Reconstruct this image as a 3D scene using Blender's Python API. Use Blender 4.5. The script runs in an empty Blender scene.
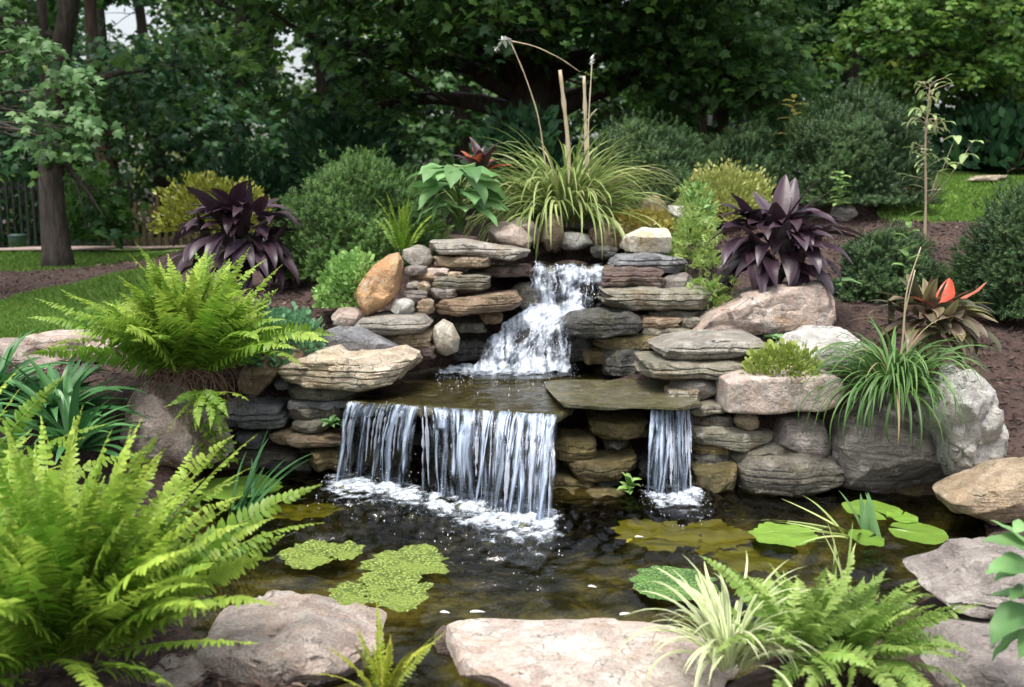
import bpy, math, random
import numpy as np
from mathutils import Vector, noise as mnoise

R = math.radians
SC = bpy.context.scene
COL = SC.collection

# ------------------------------------------------------------------ camera, sky, sun, exposure
CAM_H, LENS, PITCH = 1.54, 35.0, R(8.2)
FPX = 1024 * LENS / 36.0
cam_data = bpy.data.cameras.new("camera")
cam = bpy.data.objects.new("camera", cam_data)
COL.objects.link(cam)
cam.location = (0, 0, CAM_H)
cam.rotation_euler = (R(90) - PITCH, 0, 0)
cam_data.lens = LENS
cam_data.sensor_width = 36.0
cam_data.clip_start = 0.05
cam_data.clip_end = 2000
cam_data.dof.use_dof = True
cam_data.dof.focus_distance = 4.9
cam_data.dof.aperture_fstop = 2.6
SC.camera = cam

SUN_EL, SUN_AZ = R(72), R(205)          # azimuth measured from +Y clockwise: behind the camera, a little to the left
world = bpy.data.worlds.new("World")
SC.world = world
world.use_nodes = True
wn, wl = world.node_tree.nodes, world.node_tree.links
wn.clear()
w_out = wn.new("ShaderNodeOutputWorld")
w_bg = wn.new("ShaderNodeBackground")
w_sky = wn.new("ShaderNodeTexSky")
w_sky.sky_type = 'NISHITA'
w_sky.sun_disc = False
w_sky.sun_elevation = SUN_EL
w_sky.sun_rotation = SUN_AZ
w_sky.dust_density = 5.0
w_sky.air_density = 1.2
w_sky.ozone_density = 1.0
w_hs = wn.new("ShaderNodeHueSaturation")
w_hs.inputs["Saturation"].default_value = 0.38
wl.new(w_sky.outputs[0], w_hs.inputs["Color"])
wl.new(w_hs.outputs[0], w_bg.inputs["Color"])
w_bg.inputs["Strength"].default_value = 0.15
wl.new(w_bg.outputs[0], w_out.inputs["Surface"])

sun_data = bpy.data.lights.new("sun", 'SUN')
sun_data.energy = 1.5
sun_data.angle = R(16)
sun_data.color = (1.0, 0.95, 0.87)
sun = bpy.data.objects.new("sun", sun_data)
COL.objects.link(sun)
sd = Vector((math.sin(SUN_AZ) * math.cos(SUN_EL), math.cos(SUN_AZ) * math.cos(SUN_EL), math.sin(SUN_EL)))
sun.rotation_euler = sd.to_track_quat('Z', 'Y').to_euler()

SC.view_settings.view_transform = 'Standard'
SC.view_settings.look = 'None'
SC.view_settings.gamma = 1
SC.view_settings.use_curve_mapping = False
SC.view_settings.exposure = 0.98
SC.render.engine = 'CYCLES'
SC.cycles.use_denoising = True
SC.cycles.max_bounces = 7
SC.cycles.diffuse_bounces = 3
SC.cycles.glossy_bounces = 3
SC.cycles.transmission_bounces = 4
SC.cycles.transparent_max_bounces = 16
SC.cycles.caustics_reflective = False
SC.cycles.caustics_refractive = False
SC.cycles.sample_clamp_indirect = 5

# ------------------------------------------------------------------ projection helpers (layout only)
SP, CP = math.sin(PITCH), math.cos(PITCH)
def ray(px, py):
    dx = (px - 512) / FPX
    dy = (343.5 - py) / FPX
    return np.array([dx, CP + dy * SP, -SP + dy * CP])
def P(px, py, Y):
    d = ray(px, py)
    s = Y / d[1]
    return np.array([d[0] * s, Y, CAM_H + d[2] * s])
def PZ(px, py, z):
    d = ray(px, py)
    s = (z - CAM_H) / d[2]
    return np.array([d[0] * s, d[1] * s, z])
def smooth(a, b, x):
    t = np.clip((x - a) / (b - a), 0, 1)
    return t * t * (3 - 2 * t)

# ------------------------------------------------------------------ object helpers
def tag(o, label=None, cat=None, group=None, kind=None):
    if label: o["label"] = label
    if cat: o["category"] = cat
    if group: o["group"] = group
    if kind: o["kind"] = kind
    return o
def thing(name, label, cat, loc, group=None):
    o = bpy.data.objects.new(name, None)
    o.empty_display_size = 0.05
    COL.objects.link(o)
    o.location = tuple(float(v) for v in loc)
    return tag(o, label, cat, group)
class NB:
    """collects numpy geometry and links it as ONE mesh object"""
    def __init__(s):
        s.v, s.f, s.t, s.n = [], [], [], 0
    def add(s, v, faces, tint=0.0):
        v = np.asarray(v, dtype=np.float64).reshape(-1, 3)
        s.v.append(v)
        tt = np.asarray(tint, dtype=np.float64)
        s.t.append(np.full(len(v), float(tt)) if tt.ndim == 0 else tt.ravel())
        for f in faces:
            f = np.asarray(f, dtype=np.int64)
            if f.size: s.f.append(f + s.n)
        s.n += len(v)
    def build(s, name, mat, parent=None, loc=None, flat=False, uv=None):
        v = np.concatenate(s.v) if s.v else np.zeros((0, 3))
        me = bpy.data.meshes.new(name)
        org = np.array(loc if loc is not None else (parent.location if parent else (0, 0, 0)), dtype=float)
        if parent is not None and parent.parent is not None:
            org = org + np.array(parent.parent.location)
        v = v - org
        me.vertices.add(len(v))
        me.vertices.foreach_set("co", v.astype(np.float32).ravel())
        nl = sum(f.size for f in s.f)
        npoly = sum(f.shape[0] for f in s.f)
        me.loops.add(nl)
        me.polygons.add(npoly)
        me.loops.foreach_set("vertex_index", np.concatenate([f.ravel() for f in s.f]).astype(np.int32))
        tot = np.concatenate([np.full(f.shape[0], f.shape[1]) for f in s.f])
        st = np.concatenate([[0], np.cumsum(tot)[:-1]])
        me.polygons.foreach_set("loop_start", st.astype(np.int32))
        me.polygons.foreach_set("use_smooth", np.full(npoly, not flat))
        me.update(calc_edges=True)
        me.validate()
        a = me.attributes.new("tint", 'FLOAT', 'POINT')
        a.data.foreach_set("value", np.concatenate(s.t).astype(np.float32))
        me.materials.append(mat)
        o = bpy.data.objects.new(name, me)
        COL.objects.link(o)
        if parent is not None:
            o.parent = parent
        else:
            o.location = tuple(org)
        return o

def norm(a):
    a = np.asarray(a, dtype=float)
    return a / np.maximum(np.linalg.norm(a, axis=-1, keepdims=True), 1e-9)
def frames(fwd, up):
    """(N,3,3) matrices with columns: side, forward, normal"""
    f = norm(fwd)
    s = norm(np.cross(f, up))
    n = np.cross(s, f)
    return np.stack([s, f, n], axis=-1)
def scatter(nb, tv, tf, M, pos, scale, tint):
    """copies of a template (verts tv, faces tf) into the builder as one block"""
    N, T = len(pos), len(tv)
    v = np.einsum('nij,tj->nti', M, tv) * np.asarray(scale).reshape(-1, 1, 1) + pos[:, None, :]
    off = (np.arange(N) * T)
    faces = []
    for f in tf:
        f = np.asarray(f)
        faces.append((f[None] + off[:, None, None]).reshape(-1, f.shape[1]))
    nb.add(v.reshape(-1, 3), faces, np.repeat(tint, T))

def tube(nb, pts, rad, sides=8, tint=0.0, wob=0.0, rng=None):
    pts = np.asarray(pts, dtype=float)
    n = len(pts)
    rad = np.broadcast_to(np.asarray(rad, dtype=float), (n,))
    tan = norm(np.gradient(pts, axis=0))
    ref = np.array([0.3, 0.9, 0.1]) if abs(tan[0][2]) > 0.7 else np.array([0, 0, 1.0])
    side = norm(np.cross(tan, ref))
    up = np.cross(side, tan)
    a = np.linspace(0, 2 * math.pi, sides, endpoint=False)
    rr = np.ones((n, sides))
    if wob and rng is not None:
        rr = 1 + wob * (rng.random((n, sides)) - .5)
    v = pts[:, None] + (rad[:, None] * rr)[..., None] * (np.cos(a)[None, :, None] * side[:, None] + np.sin(a)[None, :, None] * up[:, None])
    i = np.arange(n - 1)[:, None] * sides
    j = np.arange(sides)[None]
    jn = (j + 1) % sides
    q = np.stack([i + j, i + jn, i + sides + jn, i + sides + j], -1).reshape(-1, 4)
    caps = [np.arange(sides)[::-1][None], (np.arange(sides) + (n - 1) * sides)[None]]
    nb.add(v.reshape(-1, 3), [q] + caps, tint)
def box(nb, lo, hi, tint=0.0):
    x0, y0, z0 = lo; x1, y1, z1 = hi
    v = [(x0,y0,z0),(x1,y0,z0),(x1,y1,z0),(x0,y1,z0),(x0,y0,z1),(x1,y0,z1),(x1,y1,z1),(x0,y1,z1)]
    nb.add(v, [[(0,3,2,1),(4,5,6,7),(0,1,5,4),(1,2,6,5),(2,3,7,6),(3,0,4,7)]], tint)
def grid_faces(nr, nc):
    i = np.arange(nr - 1)[:, None] * nc
    j = np.arange(nc - 1)[None]
    return np.stack([i + j, i + j + 1, i + nc + j + 1, i + nc + j], -1).reshape(-1, 4)
def vnoise(v, scale, seed=0, octs=3):
    """fractal noise of points (N,3) in about -1..1"""
    out = np.empty(len(v))
    o = Vector((seed * 13.7, seed * 7.3, seed * 3.1))
    for k, p in enumerate(v):
        out[k] = mnoise.fractal(Vector(p) * scale + o, 0.9, 2.1, octs, noise_basis='PERLIN_ORIGINAL')
    return out

# ------------------------------------------------------------------ materials
def new_mat(name):
    m = bpy.data.materials.new(name)
    m.use_nodes = True
    n, l = m.node_tree.nodes, m.node_tree.links
    n.clear()
    out = n.new("ShaderNodeOutputMaterial")
    return m, n, l, out
def rgb(c): return (c[0], c[1], c[2], 1.0)
def mixc(n, l, fac, a, b, mode='MIX'):
    x = n.new("ShaderNodeMix")
    x.data_type = 'RGBA'
    x.blend_type = mode
    def put(sock, v):
        if hasattr(v, "links"): l.new(v, sock)
        elif isinstance(v, (int, float)): sock.default_value = v
        else: sock.default_value = rgb(v)
    put(x.inputs[0], fac); put(x.inputs[6], a); put(x.inputs[7], b)
    return x.outputs[2]
def math_n(n, l, op, a, b=None, clamp=False):
    x = n.new("ShaderNodeMath")
    x.operation = op
    x.use_clamp = clamp
    for k, v in enumerate((a, b)):
        if v is None: continue
        if hasattr(v, "links"): l.new(v, x.inputs[k])
        else: x.inputs[k].default_value = v
    return x.outputs[0]
def noise_n(n, l, vec, scale, detail=6, rough=0.6, dist=0.0):
    x = n.new("ShaderNodeTexNoise")
    x.inputs["Scale"].default_value = scale
    x.inputs["Detail"].default_value = detail
    x.inputs["Roughness"].default_value = rough
    x.inputs["Distortion"].default_value = dist
    l.new(vec, x.inputs["Vector"])
    return x.outputs["Fac"]
def ramp(n, l, fac, lo, hi):
    x = n.new("ShaderNodeMapRange")
    x.interpolation_type = 'SMOOTHSTEP'
    x.inputs["From Min"].default_value = lo
    x.inputs["From Max"].default_value = hi
    l.new(fac, x.inputs["Value"])
    return x.outputs[0]
def scaled(n, l, vec, s):
    x = n.new("ShaderNodeMapping")
    x.inputs["Scale"].default_value = s
    l.new(vec, x.inputs["Vector"])
    return x.outputs[0]

def stone_mat(name, c1, c2, c3, rough=0.75, moss=0.0, lichen=0.25, strata=0.5, wet=0.0, crack=0.5, stain=None):
    m, n, l, out = new_mat(name)
    tc = n.new("ShaderNodeTexCoord")
    oi = n.new("ShaderNodeObjectInfo")
    ofs = n.new("ShaderNodeVectorMath"); ofs.operation = 'MULTIPLY_ADD'
    cmb = n.new("ShaderNodeCombineXYZ")
    for k in range(3): l.new(oi.outputs["Random"], cmb.inputs[k])
    ofs.inputs[1].default_value = (37, 53, 71)
    l.new(cmb.outputs[0], ofs.inputs[0]); l.new(tc.outputs["Object"], ofs.inputs[2])
    vec = ofs.outputs[0]
    big = noise_n(n, l, vec, 5.0, 8, 0.62, 0.6)
    col = mixc(n, l, ramp(n, l, big, 0.35, 0.66), c1, c2)
    layered = noise_n(n, l, scaled(n, l, vec, (2.2, 2.2, 26)), 1.6, 6, 0.6, 0.8)
    col = mixc(n, l, math_n(n, l, 'MULTIPLY', ramp(n, l, layered, 0.45, 0.7), 0.75 * strata), col, c3)
    patch = noise_n(n, l, vec, 11.0, 7, 0.7, 0.3)
    if stain is not None:
        col = mixc(n, l, math_n(n, l, 'MULTIPLY', ramp(n, l, noise_n(n, l, vec, 7.0, 5, 0.6, 1.0), 0.52, 0.68), 0.8), col, stain)
    col = mixc(n, l, math_n(n, l, 'MULTIPLY', ramp(n, l, patch, 0.55, 0.61), lichen), col, (0.52, 0.50, 0.45))
    dark = noise_n(n, l, vec, 23.0, 8, 0.75, 0.5)
    col = mixc(n, l, math_n(n, l, 'MULTIPLY', ramp(n, l, dark, 0.6, 0.42), 0.0), col, (0.1, 0.1, 0.1))
    speck = noise_n(n, l, vec, 90.0, 4, 0.7)
    sp = n.new("ShaderNodeMapRange"); sp.inputs["To Min"].default_value = 0.25; sp.inputs["To Max"].default_value = 1.75
    l.new(speck, sp.inputs["Value"])
    gray = n.new("ShaderNodeCombineXYZ")
    for k in range(3): l.new(sp.outputs[0], gray.inputs[k])
    col = mixc(n, l, 1.0, col, gray.outputs[0], 'MULTIPLY')
    # angular mineral patches
    vc = n.new("ShaderNodeTexVoronoi"); vc.inputs["Scale"].default_value = 13
    wv2 = n.new("ShaderNodeVectorMath"); wv2.operation = 'MULTIPLY_ADD'
    nz2 = n.new("ShaderNodeTexNoise"); nz2.inputs["Scale"].default_value = 11; nz2.inputs["Detail"].default_value = 5
    l.new(vec, nz2.inputs["Vector"]); l.new(nz2.outputs["Color"], wv2.inputs[0]); wv2.inputs[1].default_value = (.12, .12, .12); l.new(vec, wv2.inputs[2])
    l.new(wv2.outputs[0], vc.inputs["Vector"])
    sc2 = n.new("ShaderNodeSeparateColor"); l.new(vc.outputs["Color"], sc2.inputs[0])
    cv = n.new("ShaderNodeMapRange"); cv.inputs["To Min"].default_value = 0.72; cv.inputs["To Max"].default_value = 1.28
    l.new(sc2.outputs[0], cv.inputs["Value"])
    g2 = n.new("ShaderNodeCombineXYZ")
    for k in range(3): l.new(cv.outputs[0], g2.inputs[k])
    col = mixc(n, l, 0.75, col, mixc(n, l, 1.0, col, g2.outputs[0], 'MULTIPLY'))
    pit = ramp(n, l, dark, 0.40, 0.30)
    col = mixc(n, l, math_n(n, l, 'MULTIPLY', pit, 0.6), col, tuple(v * 0.35 for v in c1))
    # cracks
    vo = n.new("ShaderNodeTexVoronoi"); vo.feature = 'DISTANCE_TO_EDGE'; vo.inputs["Scale"].default_value = 4.5
    wv = n.new("ShaderNodeVectorMath"); wv.operation = 'MULTIPLY_ADD'
    nz = n.new("ShaderNodeTexNoise"); nz.inputs["Scale"].default_value = 6; nz.inputs["Detail"].default_value = 6
    l.new(vec, nz.inputs["Vector"]); l.new(nz.outputs["Color"], wv.inputs[0]); wv.inputs[1].default_value = (.35, .35, .35); l.new(vec, wv.inputs[2])
    l.new(wv.outputs[0], vo.inputs["Vector"])
    ck = math_n(n, l, 'MULTIPLY', ramp(n, l, vo.outputs["Distance"], 0.014, 0.0), math_n(n, l, 'MULTIPLY', ramp(n, l, big, 0.45, 0.6), crack))
    col = mixc(n, l, ck, col, tuple(v * 0.3 for v in c1))
    geo = n.new("ShaderNodeNewGeometry")
    sep = n.new("ShaderNodeSeparateXYZ"); l.new(geo.outputs["Normal"], sep.inputs[0])
    if moss > 0:
        mo = math_n(n, l, 'MULTIPLY', ramp(n, l, noise_n(n, l, vec, 8.0, 7, 0.7, 0.4), 0.5 - 0.12 * moss, 0.62), moss, True)
        mc = mixc(n, l, ramp(n, l, speck, 0.35, 0.65), (0.055, 0.06, 0.014), (0.12, 0.115, 0.03))
        col = mixc(n, l, mo, col, mc)
    hs = n.new("ShaderNodeHueSaturation")
    vr = n.new("ShaderNodeMapRange"); vr.inputs["To Min"].default_value = 0.82; vr.inputs["To Max"].default_value = 1.18
    l.new(oi.outputs["Random"], vr.inputs["Value"]); l.new(vr.outputs[0], hs.inputs["Value"]); l.new(col, hs.inputs["Color"])
    bs = n.new("ShaderNodeBsdfPrincipled")
    l.new(hs.outputs[0], bs.inputs["Base Color"])
    rr = n.new("ShaderNodeMapRange"); rr.inputs["To Min"].default_value = max(rough - 0.25 - 0.2 * wet, 0.12); rr.inputs["To Max"].default_value = rough
    l.new(patch, rr.inputs["Value"]); l.new(rr.outputs[0], bs.inputs["Roughness"])
    bs.inputs["Specular IOR Level"].default_value = 0.4 + 0.2 * wet
    # relief
    h = math_n(n, l, 'ADD', math_n(n, l, 'MULTIPLY', layered, 0.9 * strata), math_n(n, l, 'MULTIPLY', noise_n(n, l, vec, 16.0, 10, 0.68, 0.4), 1.0))
    h = math_n(n, l, 'ADD', h, math_n(n, l, 'MULTIPLY', speck, 0.3))
    h = math_n(n, l, 'SUBTRACT', h, math_n(n, l, 'MULTIPLY', ck, 0.4))
    h = math_n(n, l, 'SUBTRACT', h, math_n(n, l, 'MULTIPLY', pit, 0.3))
    h = math_n(n, l, 'ADD', h, math_n(n, l, 'MULTIPLY', sc2.outputs[1], 0.22))
    bp = n.new("ShaderNodeBump"); bp.inputs["Strength"].default_value = 1.0; bp.inputs["Distance"].default_value = 0.042
    l.new(h, bp.inputs["Height"]); l.new(bp.outputs[0], bs.inputs["Normal"])
    l.new(bs.outputs[0], out.inputs["Surface"])
    return m

STONE = {
 'slate': stone_mat("slate_stone", (0.18,0.185,0.20), (0.28,0.28,0.29), (0.12,0.125,0.135), strata=0.5, lichen=0.3),
 'grey':  stone_mat("grey_stone", (0.30,0.275,0.235), (0.44,0.41,0.36), (0.21,0.185,0.155), strata=0.45, lichen=0.5, stain=(0.30,0.24,0.17)),
 'green': stone_mat("greenish_stone", (0.27,0.25,0.185), (0.40,0.375,0.30), (0.16,0.145,0.105), strata=0.55, lichen=0.45, moss=0.3, stain=(0.27,0.19,0.10)),
 'tan':   stone_mat("tan_stone", (0.38,0.28,0.18), (0.50,0.40,0.28), (0.27,0.19,0.12), strata=0.5, lichen=0.35),
 'cream': stone_mat("cream_stone", (0.46,0.37,0.26), (0.58,0.50,0.39), (0.34,0.24,0.155), strata=0.35, lichen=0.5, crack=0.8),
 'pink':  stone_mat("pink_stone", (0.41,0.32,0.27), (0.52,0.435,0.385), (0.34,0.25,0.20), strata=0.2, lichen=0.35, crack=0.9, stain=(0.44,0.29,0.19)),
 'brown': stone_mat("brown_stone", (0.25,0.17,0.105), (0.37,0.28,0.19), (0.16,0.115,0.08), strata=0.5, lichen=0.25, moss=0.15),
 'rose':  stone_mat("pale_rose_stone", (0.53,0.415,0.355), (0.63,0.55,0.495), (0.45,0.33,0.27), strata=0.1, lichen=0.45, crack=0.6, stain=(0.50,0.38,0.29)),
 'white': stone_mat("white_stone", (0.50,0.485,0.45), (0.61,0.595,0.555), (0.36,0.345,0.32), strata=0.15, lichen=0.3, crack=0.8, stain=(0.33,0.31,0.28)),
 'ivory': stone_mat("ivory_stone", (0.62,0.56,0.44), (0.70,0.66,0.56), (0.52,0.42,0.28), strata=0.1, lichen=0.2, crack=0.4, stain=(0.58,0.44,0.24)),
 'orange':stone_mat("orange_stone", (0.50,0.27,0.12), (0.58,0.37,0.20), (0.36,0.2,0.11), strata=0.1, lichen=0.5, crack=0.4),
 'purple':stone_mat("purple_stone", (0.27,0.235,0.215), (0.38,0.345,0.315), (0.17,0.14,0.125), strata=0.7, lichen=0.35),
 'maroon':stone_mat("maroon_stone", (0.13,0.085,0.075), (0.19,0.135,0.12), (0.2,0.18,0.14), rough=0.55, strata=0.4, lichen=0.15, moss=0.3, wet=0.5),
 'ochre': stone_mat("mossy_wet_stone", (0.17,0.13,0.06), (0.26,0.20,0.09), (0.09,0.07,0.045), rough=0.5, strata=0.5, lichen=0.12, moss=0.6, wet=0.8),
 'wet':   stone_mat("wet_dark_stone", (0.055,0.055,0.052), (0.10,0.097,0.085), (0.04,0.04,0.04), rough=0.42, strata=0.7, lichen=0.1, moss=0.3, wet=1.0),
 'damp':  stone_mat("damp_grey_stone", (0.15,0.135,0.11), (0.25,0.23,0.19), (0.09,0.085,0.07), rough=0.5, strata=0.5, lichen=0.25, moss=0.3, wet=0.6),
 'wetledge': stone_mat("dark_wet_ledge_stone", (0.105,0.095,0.05), (0.165,0.145,0.075), (0.17,0.16,0.13), rough=0.3, strata=0.3, lichen=0.25, moss=0.7, wet=1.0),
 'ledge': stone_mat("algae_ledge_stone", (0.20,0.18,0.10), (0.28,0.245,0.13), (0.30,0.285,0.24), rough=0.36, strata=0.3, lichen=0.3, moss=0.6, wet=1.0),
}

def leaf_mat(name, c1, c2, c3=None, trans=0.3, rough=0.45, var=0.2, spec=0.4, vein=0.0):
    """c1..c2 by the per-leaf tint (0..1), c3 for tint above 1 (variegated edges, dry tips)"""
    m, n, l, out = new_mat(name)
    at = n.new("ShaderNodeAttribute"); at.attribute_name = "tint"
    oi = n.new("ShaderNodeObjectInfo")
    tc = n.new("ShaderNodeTexCoord")
    f1 = n.new("ShaderNodeClamp"); l.new(at.outputs["Fac"], f1.inputs[0])
    col = mixc(n, l, f1.outputs[0], c1, c2)
    if c3 is not None:
        f2 = math_n(n, l, 'SUBTRACT', at.outputs["Fac"], 1.0, True)
        col = mixc(n, l, f2, col, c3)
    nz = noise_n(n, l, tc.outputs["Object"], 9.0, 4, 0.6)
    mr = n.new("ShaderNodeMapRange"); mr.inputs["To Min"].default_value = 1 - var * 1.4; mr.inputs["To Max"].default_value = 1 + var * 1.4
    l.new(nz, mr.inputs["Value"])
    rv = n.new("ShaderNodeMapRange"); rv.inputs["To Min"].default_value = 1 - var; rv.inputs["To Max"].default_value = 1 + var
    l.new(oi.outputs["Random"], rv.inputs["Value"])
    hs = n.new("ShaderNodeHueSaturation")
    l.new(math_n(n, l, 'MULTIPLY', mr.outputs[0], rv.outputs[0]), hs.inputs["Value"])
    l.new(col, hs.inputs["Color"])
    bs = n.new("ShaderNodeBsdfPrincipled")
    l.new(hs.outputs[0], bs.inputs["Base Color"])
    bs.inputs["Roughness"].default_value = rough
    bs.inputs["Specular IOR Level"].default_value = spec
    if vein:
        w = noise_n(n, l, tc.outputs["Object"], 60.0, 3, 0.6)
        bp = n.new("ShaderNodeBump"); bp.inputs["Strength"].default_value = vein; bp.inputs["Distance"].default_value = 0.004
        l.new(w, bp.inputs["Height"]); l.new(bp.outputs[0], bs.inputs["Normal"])
    tr = n.new("ShaderNodeBsdfTranslucent")
    l.new(hs.outputs[0], tr.inputs["Color"])
    mx = n.new("ShaderNodeMixShader"); mx.inputs[0].default_value = trans
    l.new(bs.outputs[0], mx.inputs[1]); l.new(tr.outputs[0], mx.inputs[2])
    l.new(mx.outputs[0], out.inputs["Surface"])
    return m
LEAF = {
 'fern':   leaf_mat("fern_green", (0.13,0.27,0.025), (0.44,0.58,0.09), (0.42,0.36,0.12), 0.42, var=0.2),
 'fern2':  leaf_mat("young_fern_green", (0.19,0.33,0.06), (0.42,0.56,0.15), (0.38,0.28,0.12), 0.4),
 'yfern':  leaf_mat("yellow_fern_green", (0.28,0.38,0.04), (0.50,0.50,0.07), (0.5,0.35,0.1), 0.4),
 'grass':  leaf_mat("daylily_green", (0.18,0.29,0.06), (0.46,0.54,0.21), (0.45,0.36,0.2), 0.3),
 'lirio':  leaf_mat("liriope_green", (0.05,0.13,0.03), (0.14,0.27,0.07), (0.40,0.30,0.16), 0.25),
 'vari':   leaf_mat("striped_leaf", (0.20,0.36,0.08), (0.36,0.50,0.16), (0.74,0.76,0.50), 0.3),
 'canna':  leaf_mat("purple_leaf", (0.034,0.013,0.02), (0.050,0.029,0.045), (0.13,0.10,0.125), 0.12, rough=0.4, spec=0.5, vein=0.3),
 'croton': leaf_mat("bronze_leaf", (0.05,0.085,0.035), (0.17,0.115,0.085), (0.40,0.46,0.14), 0.25, rough=0.35),
 'red':    leaf_mat("red_leaf", (0.42,0.06,0.025), (0.5,0.16,0.1), None, 0.25, rough=0.35),
 'broad':  leaf_mat("broad_green", (0.09,0.22,0.07), (0.22,0.40,0.15), (0.4,0.45,0.2), 0.32),
 'dark':   leaf_mat("dark_strap_green", (0.035,0.12,0.04), (0.10,0.25,0.085), None, 0.22, rough=0.32),
 'yew':    leaf_mat("yew_green", (0.026,0.066,0.024), (0.095,0.17,0.055), (0.15,0.23,0.08), 0.15, var=0.15),
 'juni':   leaf_mat("juniper_green", (0.035,0.09,0.02), (0.14,0.26,0.06), (0.2,0.33,0.08), 0.2, var=0.15),
 'spirea': leaf_mat("spirea_yellow_green", (0.20,0.26,0.05), (0.50,0.50,0.18), (0.45,0.25,0.12), 0.35),
 'oldgold': leaf_mat("dull_gold_leaf", (0.13,0.16,0.02), (0.32,0.33,0.05), None, 0.3),
 'sedum':  leaf_mat("sedum_green", (0.13,0.26,0.06), (0.30,0.48,0.15), (0.42,0.5,0.1), 0.3),
 'blue':   leaf_mat("blue_green_sedum", (0.07,0.19,0.09), (0.18,0.36,0.19), None, 0.3),
 'gold':   leaf_mat("gold_leaf", (0.36,0.34,0.06), (0.55,0.46,0.14), None, 0.35),
 'tree':   leaf_mat("maple_leaf_green", (0.02,0.07,0.02), (0.12,0.26,0.045), (0.25,0.38,0.08), 0.4, var=0.15),
 'teal':   leaf_mat("deep_leaf_green", (0.014,0.052,0.026), (0.06,0.16,0.058), (0.12,0.22,0.07), 0.36, var=0.15),
 'bright': leaf_mat("bright_tree_leaf", (0.075,0.19,0.05), (0.20,0.36,0.13), (0.3,0.3,0.06), 0.4, var=0.15),
 'mid':    leaf_mat("mid_green_tree_leaf", (0.035,0.11,0.033), (0.15,0.30,0.08), (0.27,0.40,0.11), 0.38, var=0.2),
 'backlit_tone':    leaf_mat("backlit_tone_far_leaf", (0.12,0.22,0.03), (0.32,0.42,0.07), (0.45,0.46,0.1), 0.5, var=0.25),  # backlight on the far crowns put into a paler yellow green leaf colour
 'jmaple': leaf_mat("green_maple_leaf", (0.05,0.14,0.025), (0.18,0.31,0.045), (0.34,0.40,0.07), 0.38, var=0.2),
 'pad':    leaf_mat("lily_pad_green", (0.11,0.23,0.025), (0.19,0.32,0.05), (0.4,0.4,0.06), 0.15, rough=0.3, spec=0.5),
 'rosette': leaf_mat("succulent_rosette", (0.24,0.36,0.06), (0.46,0.54,0.13), (0.6,0.6,0.2), 0.25),
 'ypad':   leaf_mat("yellow_pad_green", (0.22,0.22,0.02), (0.34,0.32,0.04), None, 0.1, rough=0.3, spec=0.5),
 'cane':   leaf_mat("dry_cane", (0.42,0.33,0.21), (0.60,0.52,0.38), None, 0.05, rough=0.7),
 'root':   leaf_mat("dry_root", (0.10,0.058,0.036), (0.20,0.125,0.08), None, 0.05, rough=0.8),
 'stem':   leaf_mat("green_stem", (0.12,0.20,0.06), (0.25,0.3,0.1), None, 0.1),
 'petal':  leaf_mat("white_petal", (0.75,0.76,0.78), (0.8,0.8,0.78), None, 0.2),
}
def speckle_pad_mat(name, a, b, c):
    m, n, l, out = new_mat(name)
    tc = n.new("ShaderNodeTexCoord")
    v = n.new("ShaderNodeTexVoronoi"); v.inputs["Scale"].default_value = 75; l.new(tc.outputs["Object"], v.inputs["Vector"])
    col = mixc(n, l, ramp(n, l, v.outputs["Distance"], 0.25, 0.6), b, a)
    col = mixc(n, l, ramp(n, l, noise_n(n, l, tc.outputs["Object"], 6.0, 5, 0.65), 0.45, 0.62), col, c)
    bs = n.new("ShaderNodeBsdfPrincipled"); l.new(col, bs.inputs["Base Color"]); bs.inputs["Roughness"].default_value = 0.45
    bp = n.new("ShaderNodeBump"); bp.inputs["Strength"].default_value = 0.9; bp.inputs["Distance"].default_value = 0.012
    l.new(math_n(n, l, 'SUBTRACT', 1.0, v.outputs["Distance"]), bp.inputs["Height"]); l.new(bp.outputs[0], bs.inputs["Normal"])
    l.new(bs.outputs[0], out.inputs["Surface"])
    return m
PADM = {'moss': speckle_pad_mat("mossy_pad", (0.08,0.12,0.015), (0.30,0.38,0.07), (0.17,0.23,0.035)),
        'deep': speckle_pad_mat("deep_green_pad", (0.04,0.10,0.02), (0.15,0.28,0.06), (0.10,0.2,0.04))}

def bark_mat(name, c1, c2):
    m, n, l, out = new_mat(name)
    tc = n.new("ShaderNodeTexCoord")
    a = noise_n(n, l, scaled(n, l, tc.outputs["Object"], (9, 9, 1.6)), 2.0, 8, 0.65, 0.6)
    col = mixc(n, l, ramp(n, l, a, 0.35, 0.68), c1, c2)
    bs = n.new("ShaderNodeBsdfPrincipled"); l.new(col, bs.inputs["Base Color"]); bs.inputs["Roughness"].default_value = 0.9
    bp = n.new("ShaderNodeBump"); bp.inputs["Strength"].default_value = 1.0; bp.inputs["Distance"].default_value = 0.05
    l.new(a, bp.inputs["Height"]); l.new(bp.outputs[0], bs.inputs["Normal"])
    l.new(bs.outputs[0], out.inputs["Surface"])
    return m
BARK = {'grey': bark_mat("grey_bark", (0.055,0.044,0.036), (0.13,0.108,0.09)),
        'dark': bark_mat("dark_bark", (0.03,0.024,0.018), (0.075,0.06,0.046)),
        'red':  bark_mat("reddish_bark", (0.06,0.036,0.026), (0.13,0.085,0.065))}
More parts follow.
